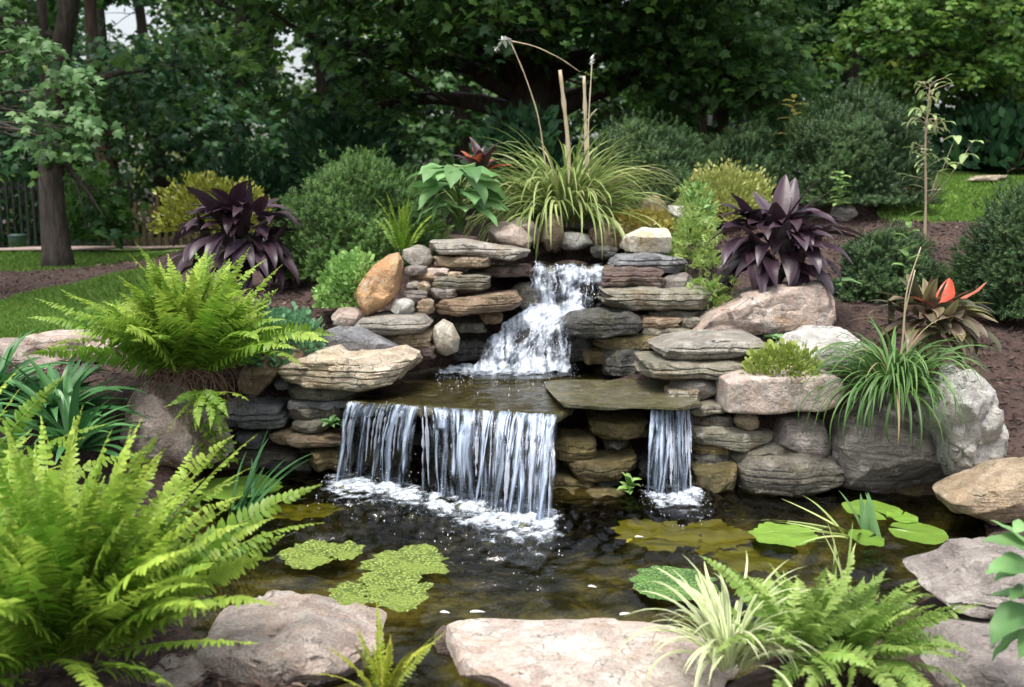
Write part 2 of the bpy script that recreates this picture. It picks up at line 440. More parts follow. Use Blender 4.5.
def plain_mat(name, c1, c2, rough=0.6, metal=0.0, sc=20):
    m, n, l, out = new_mat(name)
    tc = n.new("ShaderNodeTexCoord")
    a = noise_n(n, l, tc.outputs["Object"], sc, 6, 0.6)
    bs = n.new("ShaderNodeBsdfPrincipled"); l.new(mixc(n, l, ramp(n, l, a, .35, .65), c1, c2), bs.inputs["Base Color"])
    bs.inputs["Roughness"].default_value = rough; bs.inputs["Metallic"].default_value = metal
    bp = n.new("ShaderNodeBump"); bp.inputs["Strength"].default_value = 0.4; bp.inputs["Distance"].default_value = 0.01
    l.new(a, bp.inputs["Height"]); l.new(bp.outputs[0], bs.inputs["Normal"])
    l.new(bs.outputs[0], out.inputs["Surface"])
    return m
M_IRON = plain_mat("black_iron", (0.012,0.012,0.013), (0.025,0.025,0.026), 0.5)
M_PALE_WOOD = plain_mat("weathered_tan_wood", (0.24,0.18,0.09), (0.36,0.27,0.14), 0.8)
M_DARK_WOOD = plain_mat("dark_stained_wood", (0.022,0.016,0.013), (0.045,0.032,0.026), 0.7)
M_GREY_WOOD = plain_mat("grey_fence_wood", (0.10,0.11,0.12), (0.18,0.19,0.2), 0.8)
M_BIN = plain_mat("dull_green_plastic", (0.02,0.05,0.04), (0.035,0.075,0.06), 0.5)
M_CHIP = leaf_mat("bark_chip", (0.028,0.016,0.013), (0.095,0.058,0.046), (0.25,0.19,0.15), 0.0, rough=0.9)
M_BLADE = leaf_mat("lawn_blade", (0.08,0.18,0.025), (0.20,0.33,0.06), (0.3,0.27,0.1), 0.3)

# ground: mulch and soil, with lawn where the "lawn" attribute is 1 and mud on the pond floor where "mud" is 1
def ground_mat():
    m, n, l, out = new_mat("garden_ground")
    tc = n.new("ShaderNodeTexCoord"); vec = tc.outputs["Object"]
    la = n.new("ShaderNodeAttribute"); la.attribute_name = "tint"
    mu = n.new("ShaderNodeAttribute"); mu.attribute_name = "mud"
    v = n.new("ShaderNodeTexVoronoi"); v.inputs["Scale"].default_value = 38; v.inputs["Randomness"].default_value = 1.0
    l.new(scaled(n, l, vec, (1, 0.55, 1)), v.inputs["Vector"])
    sepc = n.new("ShaderNodeSeparateColor"); l.new(v.outputs["Color"], sepc.inputs[0])
    soil = mixc(n, l, sepc.outputs[0], (0.022,0.012,0.010), (0.075,0.043,0.034))
    soil = mixc(n, l, ramp(n, l, noise_n(n, l, vec, 2.2, 6, 0.6), 0.45, 0.7), soil, (0.075,0.045,0.036))
    lawn = mixc(n, l, noise_n(n, l, vec, 45, 6, 0.7), (0.09,0.18,0.03), (0.23,0.34,0.075))
    mud = mixc(n, l, ramp(n, l, noise_n(n, l, vec, 6, 7, 0.65, 0.5), 0.4, 0.62), (0.055,0.05,0.018), (0.25,0.215,0.06))
    edge = math_n(n, l, 'ADD', la.outputs["Fac"], math_n(n, l, 'MULTIPLY', math_n(n, l, 'SUBTRACT', noise_n(n, l, vec, 9, 4, 0.6), 0.5), 0.6))
    col = mixc(n, l, ramp(n, l, edge, 0.4, 0.6), soil, lawn)
    col = mixc(n, l, mu.outputs["Fac"], col, mud)
    bs = n.new("ShaderNodeBsdfPrincipled"); l.new(col, bs.inputs["Base Color"]); bs.inputs["Roughness"].default_value = 0.92
    bp = n.new("ShaderNodeBump"); bp.inputs["Strength"].default_value = 0.9; bp.inputs["Distance"].default_value = 0.02
    l.new(math_n(n, l, 'ADD', v.outputs["Distance"], noise_n(n, l, vec, 30, 8, 0.7)), bp.inputs["Height"]); l.new(bp.outputs[0], bs.inputs["Normal"])
    l.new(bs.outputs[0], out.inputs["Surface"])
    return m
M_GROUND = ground_mat()
M_PATH = plain_mat("pinkish_path", (0.30,0.22,0.19), (0.40,0.31,0.28), 0.9, sc=9)

def water_mat(name, tint, bump=0.25, sc=22):
    m, n, l, out = new_mat(name)
    tc = n.new("ShaderNodeTexCoord"); vec = tc.outputs["Object"]
    fr = n.new("ShaderNodeFresnel"); fr.inputs["IOR"].default_value = 1.42
    tr = n.new("ShaderNodeBsdfTransparent"); tr.inputs["Color"].default_value = rgb(tint)
    gl = n.new("ShaderNodeBsdfGlossy"); gl.inputs["Roughness"].default_value = 0.05
    bp = n.new("ShaderNodeBump"); bp.inputs["Strength"].default_value = bump; bp.inputs["Distance"].default_value = 0.02
    h = noise_n(n, l, scaled(n, l, vec, (1, 1.5, 1)), sc, 4, 0.55, 0.8)
    l.new(h, bp.inputs["Height"])
    l.new(bp.outputs[0], gl.inputs["Normal"]); l.new(bp.outputs[0], fr.inputs["Normal"])
    mx = n.new("ShaderNodeMixShader")
    l.new(fr.outputs[0], mx.inputs[0]); l.new(tr.outputs[0], mx.inputs[1]); l.new(gl.outputs[0], mx.inputs[2])
    l.new(mx.outputs[0], out.inputs["Surface"])
    return m
M_POND = water_mat("pond_water", (0.60,0.59,0.42), 0.45, 12)
M_FILM = water_mat("stream_water", (0.62,0.60,0.46), 0.4, 26)

def fall_mat(name, cover, col=(0.74,0.79,0.90), stretch=True, sa=.16, sb=.3, fa=26.0, fb=9.0, wid=.12, bmp=.7):
    """tumbling white water: the tint attribute carries how thick the water is, noise breaks it into streaks"""
    m, n, l, out = new_mat(name)
    uv = n.new("ShaderNodeAttribute"); uv.attribute_name = "flow"
    at = n.new("ShaderNodeAttribute"); at.attribute_name = "tint"
    vec = uv.outputs["Vector"]
    a = noise_n(n, l, scaled(n, l, vec, (1, sa, 1)) if stretch else vec, fa, 5, 0.62, 0.7)
    b = noise_n(n, l, scaled(n, l, vec, (1, sb, 1)) if stretch else vec, fb, 4, 0.6, 0.6)
    s = math_n(n, l, 'ADD', math_n(n, l, 'MULTIPLY', a, 0.55), math_n(n, l, 'MULTIPLY', b, 0.45))
    s = math_n(n, l, 'ADD', s, math_n(n, l, 'MULTIPLY', math_n(n, l, 'SUBTRACT', at.outputs["Fac"], 0.5), 0.5))
    al = ramp(n, l, s, cover - wid, cover + wid + .02)
    bs = n.new("ShaderNodeBsdfPrincipled")
    bs.inputs["Roughness"].default_value = 0.18
    bs.inputs["Specular IOR Level"].default_value = 0.6
    wc = mixc(n, l, ramp(n, l, a, 0.36, 0.62), tuple(v * 0.5 for v in (col[0]*.9, col[1]*.97, col[2])), col)
    l.new(wc, bs.inputs["Base Color"])
    bp = n.new("ShaderNodeBump"); bp.inputs["Strength"].default_value = bmp; bp.inputs["Distance"].default_value = 0.03
    l.new(s, bp.inputs["Height"]); l.new(bp.outputs[0], bs.inputs["Normal"])
    gl = n.new("ShaderNodeBsdfGlossy"); gl.inputs["Roughness"].default_value = 0.08; l.new(bp.outputs[0], gl.inputs["Normal"])
    tr = n.new("ShaderNodeBsdfTransparent"); tr.inputs["Color"].default_value = (0.9, 0.93, 0.95, 1)
    fr = n.new("ShaderNodeFresnel"); fr.inputs["IOR"].default_value = 1.4; l.new(bp.outputs[0], fr.inputs["Normal"])
    clear = n.new("ShaderNodeMixShader"); l.new(fr.outputs[0], clear.inputs[0]); l.new(tr.outputs[0], clear.inputs[1]); l.new(gl.outputs[0], clear.inputs[2])
    mx = n.new("ShaderNodeMixShader"); l.new(al, mx.inputs[0]); l.new(clear.outputs[0], mx.inputs[1]); l.new(bs.outputs[0], mx.inputs[2])
    l.new(mx.outputs[0], out.inputs["Surface"])
    return m
M_SHEET = fall_mat("falling_water", 0.57, (0.58,0.68,0.88), sa=.24, fa=20.0, wid=.2)  # blue of the reflected sky is put into the water's base colour
M_CASC = fall_mat("tumbling_water", 0.52, (0.66,0.71,0.80), True, .5, .6, 17.0, 7.0, .19, .5)
M_FOAM = fall_mat("water_foam", 0.55, (0.62,0.67,0.74), False, fa=34.0, fb=12.0, wid=.2, bmp=.35)
M_DROP = plain_mat("white_spray", (0.72,0.77,0.86), (0.84,0.87,0.92), 0.12)

def strand_mat():
    m, n, l, out = new_mat("water_thread")
    bs = n.new("ShaderNodeBsdfPrincipled"); bs.inputs["Base Color"].default_value = (0.7, 0.77, 0.9, 1); bs.inputs["Roughness"].default_value = 0.1
    tr = n.new("ShaderNodeBsdfTransparent")
    lw = n.new("ShaderNodeLayerWeight"); lw.inputs["Blend"].default_value = 0.35
    mx = n.new("ShaderNodeMixShader"); l.new(math_n(n, l, 'ADD', math_n(n, l, 'MULTIPLY', lw.outputs["Facing"], 0.5), 0.3), mx.inputs[0])
    mx.inputs[0].default_value = .5
    l.new(tr.outputs[0], mx.inputs[1]); l.new(bs.outputs[0], mx.inputs[2]); l.new(mx.outputs[0], out.inputs["Surface"])
    return m
M_STRAND = strand_mat()
# ------------------------------------------------------------------ terrain
CTRL = [(20,320,8.0),(10,350,6.6),(60,375,5.6),(20,290,10),(60,268,13),(60,250,16),(190,372,5.4),(150,475,4.9),(95,505,4.4),(60,560,3.5),(80,687,2.6),(200,735,2.75),(-300,600,3),(-200,350,7),
 (250,350,6.0),(240,290,7.0),(320,310,6.5),(360,275,7.3),(360,262,8.2),(300,380,6.1),(430,262,7.0),(570,262,7.1),(500,232,7.6),(570,228,8.0),(640,225,8.0),
 (430,235,9.5),(250,240,10),(190,262,11),(730,235,8.0),(690,262,7.1),(760,300,6.6),(730,320,6.3),(810,372,5.75),(880,390,5.6),(860,300,6.9),(880,240,8.2),(860,205,10),(930,222,9),(950,175,13),(1010,180,12.5),
 (1000,330,6.6),(1010,300,7.2),(1015,390,5.8),(1010,440,5.2),(1020,520,4.5),(1010,640,3.6),(960,705,3.0),(850,687,2.75),(1200,500,4.5),(1300,250,8),(1300,650,3)]
CP_ = [tuple(P(*c)) for c in CTRL]
CP_ += [(0.0,2.3,0.02),(0.6,2.2,0.02),(-0.6,2.3,0.05),(0.0,0.0,0.0),(-2,0,0.1),(2,0,0.05),
        (0,6.35,0.35),(0.4,6.35,0.33),(-0.4,6.35,0.3),(-.8,6.2,.33),(0.9,6.3,0.45),(0.2,6.8,0.7),(-0.3,6.9,.8),
        (-8,18,0.55),(-4,18,0.75),(0,14,1.35),(3,15,1.75),(7,14,2.15),(-9,10,0.6),(-12,20,0.4),(0,22,1.3),(8,22,2.3),(-10,28,0.4),(10,30,2.4),(0,30,1.2),
        (-40,40,0.3),(0,60,1.0),(40,40,2.5),(-60,0,0),(60,0,1.5),(0,-60,-0.3),(0,200,0.5),(-200,100,0),(200,100,2)]
CP_ = np.array(CP_)
POND_PX = [(205,470),(330,462),(440,458),(560,458),(640,462),(700,478),(845,488),(965,498),(990,540),(935,590),(830,640),(700,690),(560,705),(430,705),(320,690),(210,655),(165,560)]
POND = np.array([PZ(x, y, 0)[:2] for x, y in POND_PX])
def poly_sd(xy, poly):
    """signed distance to a polygon, positive inside"""
    a = poly; b = np.roll(poly, -1, 0)
    d = np.full(len(xy), 1e9); ins = np.zeros(len(xy), bool)
    for p, q in zip(a, b):
        e = q - p
        t = np.clip(((xy - p) @ e) / (e @ e), 0, 1)
        d = np.minimum(d, np.linalg.norm(xy - p - t[:, None] * e, axis=1))
        c = ((p[1] > xy[:, 1]) != (q[1] > xy[:, 1]))
        xi = p[0] + (xy[:, 1] - p[1]) / (q[1] - p[1] + 1e-12) * e[0]
        ins ^= c & (xy[:, 0] < xi)
    return np.where(ins, d, -d)
def gz_arr(xy):
    xy = np.asarray(xy, dtype=float).reshape(-1, 2)
    z = np.empty(len(xy))
    for i in range(0, len(xy), 20000):
        q = xy[i:i + 20000]
        d = np.linalg.norm(q[:, None] - CP_[None, :, :2], axis=2)
        w = 1 / (d + 0.03 + 0.02 * d) ** 3.2
        z[i:i + 20000] = (w * CP_[:, 2]).sum(1) / w.sum(1)
    sd = poly_sd(xy, POND)
    z = np.where(sd > 0, -0.04 - 0.34 * smooth(0, 0.35, sd), np.where(sd > -0.22, 0.02 + (np.maximum(z, 0.03) - 0.02) * smooth(0, 0.22, -sd), np.maximum(z, 0.03) if True else z))
    return z
def gz(x, y): return float(gz_arr([(x, y)])[0])
def G(px, py):
    """where the sight line through a pixel meets the ground"""
    d = ray(px, py)
    s = np.concatenate([np.arange(2.2, 14, .05), np.arange(14, 60, .25)]) / d[1]
    pts = np.array([0, 0, CAM_H]) + s[:, None] * d
    hit = np.nonzero(pts[:, 2] <= gz_arr(pts[:, :2]))[0]
    return pts[hit[0]] if len(hit) else pts[-1]

def px_poly(pts): return np.array([G(x, y)[:2] for x, y in pts])
LAWNS = [px_poly([(-260,352),(-200,318),(-90,312),(0,306),(50,292),(100,281),(165,274),(195,300),(160,345),(90,352)]),
         np.array([(-10,2.4),(-3.3,2.6),(-3.3,4.4),(-3.7,5.5),(-4.2,6.6),(-10,6.6)]),
         np.array([(-12,12.9),(-6.2,13.1),(-3.9,15.0),(-3.4,19),(-14,19)]),
         px_poly([(880,219),(905,205),(935,192),(925,180),(950,170),(1010,168),(1100,166),(1100,200),(1010,214),(975,224),(935,223)])]
def axis(lo, hi, c0, c1, step, grow=1.25):
    a = list(np.arange(c0, c1 + 1e-6, step))
    s = step
    while a[-1] < hi: s *= grow; a.append(a[-1] + s)
    s = step
    while a[0] > lo: s *= grow; a.insert(0, a[0] - s)
    return np.array(a)
gx = axis(-250, 250, -6, 7.5, 0.07)
gy = axis(-120, 300, 1.8, 13, 0.07)
GX, GY = np.meshgrid(gx, gy)
gxy = np.stack([GX.ravel(), GY.ravel()], 1)
gzz = gz_arr(gxy)
nearm = (np.abs(gxy[:, 0]) < 9) & (gxy[:, 1] > 0) & (gxy[:, 1] < 16)
lump = np.zeros(len(gxy))
idx = np.nonzero(nearm)[0]
lump[idx] = vnoise(np.column_stack([gxy[idx], np.zeros(len(idx))]), 2.2, 3, 3)
gzz = gzz + lump * 0.022
lawn_w = np.zeros(len(gxy))
for lp in LAWNS: lawn_w = np.maximum(lawn_w, smooth(-0.15, 0.15, poly_sd(gxy, lp)))
nb = NB()
nb.add(np.column_stack([gxy, gzz]), [grid_faces(len(gy), len(gx))], lawn_w)
ground = nb.build("ground", M_GROUND)
mud = ground.data.attributes.new("mud", 'FLOAT', 'POINT')
mud.data.foreach_set("value", smooth(-0.06, 0.1, poly_sd(gxy, POND)).astype(np.float32))
tag(ground, "garden ground of reddish brown mulch and lawn", None, None, "structure")

# far path behind the tree on the lawn side
pth = NB()
pc = np.array([(-14,15.9),(-8.6,15.6),(-6.3,15.8),(-4.6,17.2),(-3.4,19.5)])
tt = np.linspace(0, 1, 40)
cx_ = np.interp(tt, np.linspace(0, 1, 5), pc[:, 0]); cy_ = np.interp(tt, np.linspace(0, 1, 5), pc[:, 1])
rows = []
for k in (-0.55, -0.2, 0.2, 0.55):
    rows.append(np.column_stack([cx_, cy_ + k, gz_arr(np.column_stack([cx_, cy_ + k])) + 0.05]))
pth.add(np.concatenate(rows), [grid_faces(4, 40)[:, ::-1]])
tag(pth.build("path", M_PATH), "pale pinkish path beyond the lawn", None, None, "structure")

# ------------------------------------------------------------------ water surfaces
Z_MID = 0.45
def ripple_sheet(name, xs, ys, z, sources, amp, mat, label, seed):
    X, Y = np.meshgrid(xs, ys)
    h = np.zeros_like(X)
    rng = np.random.default_rng(seed)
    for sx, sy, a, wl_, dec in sources:
        r = np.hypot(X - sx, Y - sy) + 1e-3
        h += a * np.sin(2 * math.pi * r / wl_ + rng.random() * 6.28) * np.exp(-r / dec)
    for _ in range(26):
        th = rng.normal(-1.57, 0.7); wl_ = rng.uniform(0.07, 0.34)
        h += amp * wl_ * rng.uniform(.2, .6) * np.sin(2 * math.pi * (X * math.cos(th) + Y * math.sin(th)) / wl_ + rng.random() * 6.28)
    b = NB()
    b.add(np.column_stack([X.ravel(), Y.ravel(), (z + h).ravel()]), [grid_faces(len(ys), len(xs))])
    o = b.build(name, mat)
    tag(o, label, None, None, "structure")
    return o
src = []
rs = np.random.default_rng(5)
for px_, py_ in [(345,485),(365,490),(400,492),(440,505),(470,512),(500,518),(530,528),(675,498)]:
    q = PZ(px_, py_, 0)
    src.append((q[0], q[1], 0.012, rs.uniform(.07, .13), rs.uniform(.35, .6)))
ripple_sheet("pond_water", np.arange(-2.3, 2.75, .016), np.arange(2.75, 6.1, .016), 0.0, src, 0.023, M_POND, "dark rippled pond water", 1)

# ------------------------------------------------------------------ stones
def cube_sphere(n):
    key = n
    if key in cube_sphere.c: return cube_sphere.c[key]
    lin = np.tan(np.linspace(-math.pi / 4, math.pi / 4, n + 1))
    U, V = np.meshgrid(lin, lin)
    o = np.ones_like(U)
    vs, fs, base = [], [], 0
    for axn, sg in ((0, 1), (0, -1), (1, 1), (1, -1), (2, 1), (2, -1)):
        p = [None] * 3
        p[axn] = o * sg; p[(axn + 1) % 3] = U * sg if sg > 0 else U * -sg; p[(axn + 2) % 3] = V
        vs.append(np.stack([q.ravel() for q in p], -1))
        f = grid_faces(n + 1, n + 1) + base
        fs.append(f if sg > 0 else f[:, ::-1]); base += (n + 1) ** 2
    v = np.concatenate(vs); f = np.concatenate(fs)
    k = np.round(v, 6)
    _, first, inv = np.unique(k, axis=0, return_index=True, return_inverse=True)
    inv = inv.ravel()
    cube_sphere.c[key] = (norm(v[first]), inv[f])
    return cube_sphere.c[key]
cube_sphere.c = {}

def default_outline(x0, y0, x1, y1, shape, rng):
    if shape == 's': y0, y1 = y0 + .6, y1 - 1.0
    cx, cy, hw, hh = (x0 + x1) / 2, (y0 + y1) / 2, (x1 - x0) / 2, (y1 - y0) / 2
    pts = []
    n = 20 if shape == 'r' else 26
    e = 2.6 if shape == 'r' else 9.0
    for k in range(n):
        a = 2 * math.pi * (k + rng.uniform(-.3, .3)) / n
        c, s = math.cos(a), math.sin(a)
        r = (abs(c) ** e + abs(s) ** e) ** (-1 / e)
        r *= rng.uniform(0.88, 1.04) if shape == 'r' else rng.uniform(0.90, 1.03) * (1 - .16 * rng.random() * abs(c) ** 6)
        pts.append((cx + hw * r * c, cy + hh * r * s))
    return pts

STONES = {}
def stone(name, label, spec, Y, D, mat, cat=None, shape='s', vis=0.0, n=None, p=None, fac=7, strata=None, rough=0.05, seed=None, parent_group="stones stacked around the waterfall"):
    seed = seed if seed is not None else (abs(hash(label)) if False else sum(ord(c) * (i + 1) for i, c in enumerate(label)) % 99991)
    rng = random.Random(seed)
    nr = np.random.default_rng(seed)
    pts = default_outline(*spec, shape, rng) if len(spec) == 4 and not hasattr(spec[0], "__len__") else list(spec)
    ys = [q[1] for q in pts]; y0, y1 = min(ys), max(ys)
    w_px = max(q[0] for q in pts) - min(q[0] for q in pts)
    W = []
    for (qx, qy) in pts:
        up = (y1 - qy) / max(y1 - y0, 1)
        t = min(max((up - .25) / .6, 0), 1)
        q = P(qx, qy, Y + vis * t * t * (3 - 2 * t))
        W.append((q[0], q[2]))
    W = np.array(W)
    lo, hi = W.min(0), W.max(0)
    c = (lo + hi) / 2; hs = (hi - lo) / 2
    if hs[1] < 0.012: hs[1] = 0.012
    poly = (W - c) / hs
    n = n or (38 if w_px > 90 else 28 if w_px > 45 else 18)
    v, f = cube_sphere(n)
    p = p or (3.2 if shape == 'r' else 8.0)
    if p < 6 and shape != 'r': p = 8.0
    rho = np.hypot(v[:, 0], v[:, 2]); t = v[:, 1]
    k = (rho ** p + np.abs(t) ** p) ** (-1 / p)
    rho, t = rho * k, t * k
    th = np.arctan2(v[:, 2], v[:, 0])
    # radial outline
    ax = np.linspace(-math.pi, math.pi, 721)
    rad = np.zeros(721)
    a_, b_ = poly, np.roll(poly, -1, 0)
    dx, dz = np.cos(ax), np.sin(ax)
    for (p0, p1) in zip(a_, b_):
        e = p1 - p0
        den = dx * e[1] - dz * e[0]
        den = np.where(np.abs(den) < 1e-9, 1e-9, den)
        s = (p0[0] * e[1] - p0[1] * e[0]) / den
        u = (p0[0] * dz - p0[1] * dx) / den
        ok = (u >= -1e-6) & (u <= 1 + 1e-6) & (s > 0)
        rad = np.where(ok, np.maximum(rad, s), rad)
    rad = np.where(rad <= 0, 0.8, rad)
    ker = np.ones(5) / 5
    rad = np.convolve(np.concatenate([rad[-3:-1], rad, rad[1:3]]), ker, 'valid')
    rr = rho * np.interp(th, ax, rad)
    X = c[0] + hs[0] * rr * np.cos(th)
    Z = c[1] + hs[1] * rr * np.sin(th)
    Yw = Y + D * (t + 1) / 2
    size = np.array([hs[0] * 2, D, hs[1] * 2]); ms = size.min(); gm = float(np.cbrt(size.prod()))
    # plan-view irregularity of front and back faces
    o = nr.random(3) * 50
    bulge = np.array([mnoise.noise(Vector((x * 3.2 / max(hs[0] * 2, .15) + o[0], z * 1.2 + o[1], o[2]))) for x, z in zip(X - c[0], Z - c[1])])
    Yw = Yw + bulge * min(D * .22, 0.07) * np.where(t < 0, 1, 0.5)
    V3 = np.column_stack([X, Yw, Z])
    # flat breaks: clip against random planes
    cc = V3.mean(0)
    for _ in range(fac):
        nrm = nr.normal(size=3)
        nrm[1] = -abs(nrm[1]) * 1.1
        nrm /= np.linalg.norm(nrm * size) / gm
        nrm = nrm / np.linalg.norm(nrm)
        dd = (V3 - cc) @ nrm
        lim = dd.max() * (nr.uniform(.84, .97) if shape == 's' else nr.uniform(.72, .92))
        over = np.maximum(dd - lim, 0)
        V3 = V3 - np.outer(over * .92, nrm)
    # noise relief
    nn = norm(V3 - cc + 1e-6) * 0.6 + norm(np.column_stack([np.zeros(len(V3)), np.where(t < 0, -1.0, 1.0) * np.abs(t) ** 3, np.sign(Z - c[1]) * rho ** 3 * np.abs(np.sin(th)) ** 2])) * .4
    o2 = Vector(tuple(o))
    f1 = 1.3 / max(gm, .06)
    amp = rough * gm
    dsp = np.array([mnoise.fractal(Vector(q) * f1 + o2, 1.0, 2.2, 4, noise_basis='PERLIN_ORIGINAL') for q in (V3 - cc)])
    rdg = np.array([mnoise.ridged_multi_fractal(Vector(q) * f1 * 1.7 + o2, 0.9, 2.1, 4, 1.0, 2.0) for q in (V3 - cc)])
    dsp = dsp * 0.9 + (rdg - 1.0) * 0.35
    st = strata if strata is not None else (rng.choice((.03, .07, .13)) if shape == 's' else 0.0)
    if st:
        zz = (V3[:, 2] - lo[1]) * (3.2 / max(hs[1] * 2, .03)) * max(1.0, hs[1] * 2 / 0.11) + dsp * 0.35 + o[0]
        fr = zz - np.floor(zz)
        lay = smooth(0, .16, fr) * (1 - smooth(.84, 1, fr)) + 0.6 * np.sin(np.floor(zz) * 12.9898 + o[1])
        sidew = np.clip(1 - np.abs(np.sin(th)) * rho, 0.1, 1)
        out2 = norm(np.column_stack([(X - c[0]) * .5, np.where(t < 0, -D, D), np.zeros(len(X))]))
        V3 = V3 + out2 * (lay * st * min(hs[1] * 2, .14) * sidew)[:, None]
    V3 = V3 + nn * (dsp * amp)[:, None]
    # chipped faces: each cell of a warped Voronoi pattern steps in or out
    cf = 2.3 / max(min(gm, .3), .07)
    chip = np.empty(len(V3))
    for i, q in enumerate(V3 - cc):
        w_ = Vector(q) * cf + o2
        w_ = w_ + mnoise.noise_vector(w_ * 1.7) * .22
        d_, pp = mnoise.voronoi(w_)
        a_ = pp[0]
        hsh = math.sin(a_[0] * 127.1 + a_[1] * 311.7 + a_[2] * 74.7) * 43758.5453
        chip[i] = (hsh - math.floor(hsh) - .5) * min(1, (d_[1] - d_[0]) / .12) + .5 * ((Vector(a_) - w_).dot(Vector((math.sin(hsh), math.cos(hsh * 1.3), math.sin(hsh * 2.1)))))
    V3 = V3 + nn * (chip * amp * (.85 if shape == 's' else .6) * (0 if fac < 4 else 1))[:, None]
    nbk = NB(); nbk.add(V3, [f[:, ::-1]])
    o_ = nbk.build(name, STONE[mat], loc=(c[0], Y + D * .5, lo[1]))
    o_.data.set_sharp_from_angle(angle=R(24))
    tag(o_, label, cat or ("boulder" if "boulder" in name else "stone"), parent_group)
    return o_

FS, BO, RO = "flat_stone", "boulder", "stone"
S = stone
# --- big boulders and blocks (outline, distance, depth)
S(BO, "big pink boulder under the roots of the big fern", [(110,430),(118,400),(128,387),(150,388),(171,391),(190,408),(203,424),(213,434),(215,468),(190,478),(122,470),(112,450)], 5.0, .55, 'pink', shape='r', vis=.2, fac=9, p=3)
S(BO, "cracked pink boulder at the water's edge beside the lime ferns", [(208,650),(214,626),(226,609),(268,596),(330,597),(362,606),(383,628),(379,648),(370,668),(340,700),(215,700)], 2.98, .5, 'rose', shape='s', vis=.44, fac=14, strata=0, rough=.07)
S(BO, "long pale pinkish boulder along the near edge of the pond", [(425,690),(438,674),(455,660),(490,653),(530,645),(575,636),(620,630),(680,628),(718,636),(735,655),(735,705),(430,705)], 2.78, .55, 'rose', shape='r', vis=.50, fac=8, p=3.6)
S(RO, "small tan stone cut off by the photo's bottom edge under the ferns", (126,674,204,705), 2.85, .3, 'pink', shape='r', vis=.1)
S(RO, "small dark reddish stone poking out of the pond", (433,634,457,662), 3.2, .14, 'maroon', shape='r', vis=.04)
S(BO, "layered purplish boulder beside the broad green leaves", [(948,582),(954,562),(966,552),(1000,549),(1060,556),(1065,620),(1010,630),(975,620),(950,609)], 3.25, .5, 'purple', shape='s', vis=.33, strata=.16)
S(RO, "muddy brown stone at the bottom corner below the layered boulder", [(930,658),(960,640),(1050,645),(1060,720),(930,720)], 2.85, .5, 'purple', shape='r', vis=.25)
S(BO, "tan weathered boulder at the edge by the white rock", [(958,508),(970,488),(1000,474),(1040,466),(1080,480),(1080,525),(1000,530),(965,520)], 4.4, .45, 'tan', shape='r', vis=.15, fac=9)
S(BO, "rugged white boulder with pitted face beside the strappy grass", [(938,405),(955,385),(975,376),(998,392),(1010,425),(1012,460),(1004,480),(968,484),(956,462),(942,432)], 4.78, .4, 'white', shape='s', vis=.08, fac=14, rough=.12, strata=0)
S(BO, "broad grey boulder under the strappy grass clump", [(843,450),(848,430),(868,408),(905,398),(945,405),(960,430),(966,470),(962,503),(900,506),(852,494)], 5.0, .6, 'purple', shape='r', vis=.15, strata=.03, fac=8, p=3)
S(BO, "large pinkish brown boulder below the purple plant beside the stacked slabs", [(694,328),(720,310),(745,296),(785,284),(822,281),(834,296),(843,324),(828,334),(740,340),(700,337)], 6.0, .5, 'pink', vis=.2, fac=12, p=8, strata=0)
S(BO, "whitish grey boulder behind the pink block", [(780,350),(790,335),(812,328),(845,330),(868,343),(875,362),(870,378),(800,378),(785,366)], 5.55, .4, 'white', shape='r', vis=.15, fac=9)
S(BO, "squared pink block carrying yellow green succulents", [(726,382),(740,377),(800,375),(838,377),(843,388),(840,405),(822,413),(765,417),(729,415)], 5.15, .42, 'rose', p=14, vis=.06, fac=0, strata=0, rough=.03)
S(BO, "smooth rounded grey boulder under the pink block", [(778,440),(790,424),(812,419),(832,427),(840,444),(836,460),(820,468),(795,462),(782,455)], 5.2, .32, 'purple', shape='r', strata=0, fac=4)
S(BO, "wide damp boulder at the waterline below the smooth rounded one", [(743,470),(752,460),(800,457),(835,462),(847,475),(845,495),(800,502),(748,500)], 5.05, .45, 'damp', vis=.1, fac=6)
S(BO, "upright orange brown boulder leaning by the bright green groundcover", [(372,268),(386,257),(395,255),(404,266),(403,287),(388,304),(366,318),(350,312),(347,297)], 6.1, .3, 'orange', shape='r', p=3, fac=6, vis=.05)
S(RO, "pinkish rounded stone below the orange boulder", (329,308,360,331), 6.0, .22, 'pink', shape='r', vis=.05)
S(BO, "blue grey humped boulder above the long cream slab", [(313,352),(318,336),(335,329),(356,330),(380,338),(398,351),(392,358),(320,360)], 5.75, .3, 'slate', shape='r', vis=.08)
S(FS, "long thick cream slab with chipped front over the pool wall", [(277,372),(286,361),(318,351),(336,348),(345,353),(403,350),(416,357),(416,372),(405,384),(360,392),(300,390),(282,384)], 5.42, .5, 'cream', vis=.25, fac=7, strata=.12, rough=.06)
S(FS, "tilted brown slab beside the long cream slab", [(233,390),(238,371),(260,360),(281,352),(309,348),(312,358),(280,371),(268,384),(252,400),(241,396)], 5.5, .35, 'brown', vis=.08, strata=.05)
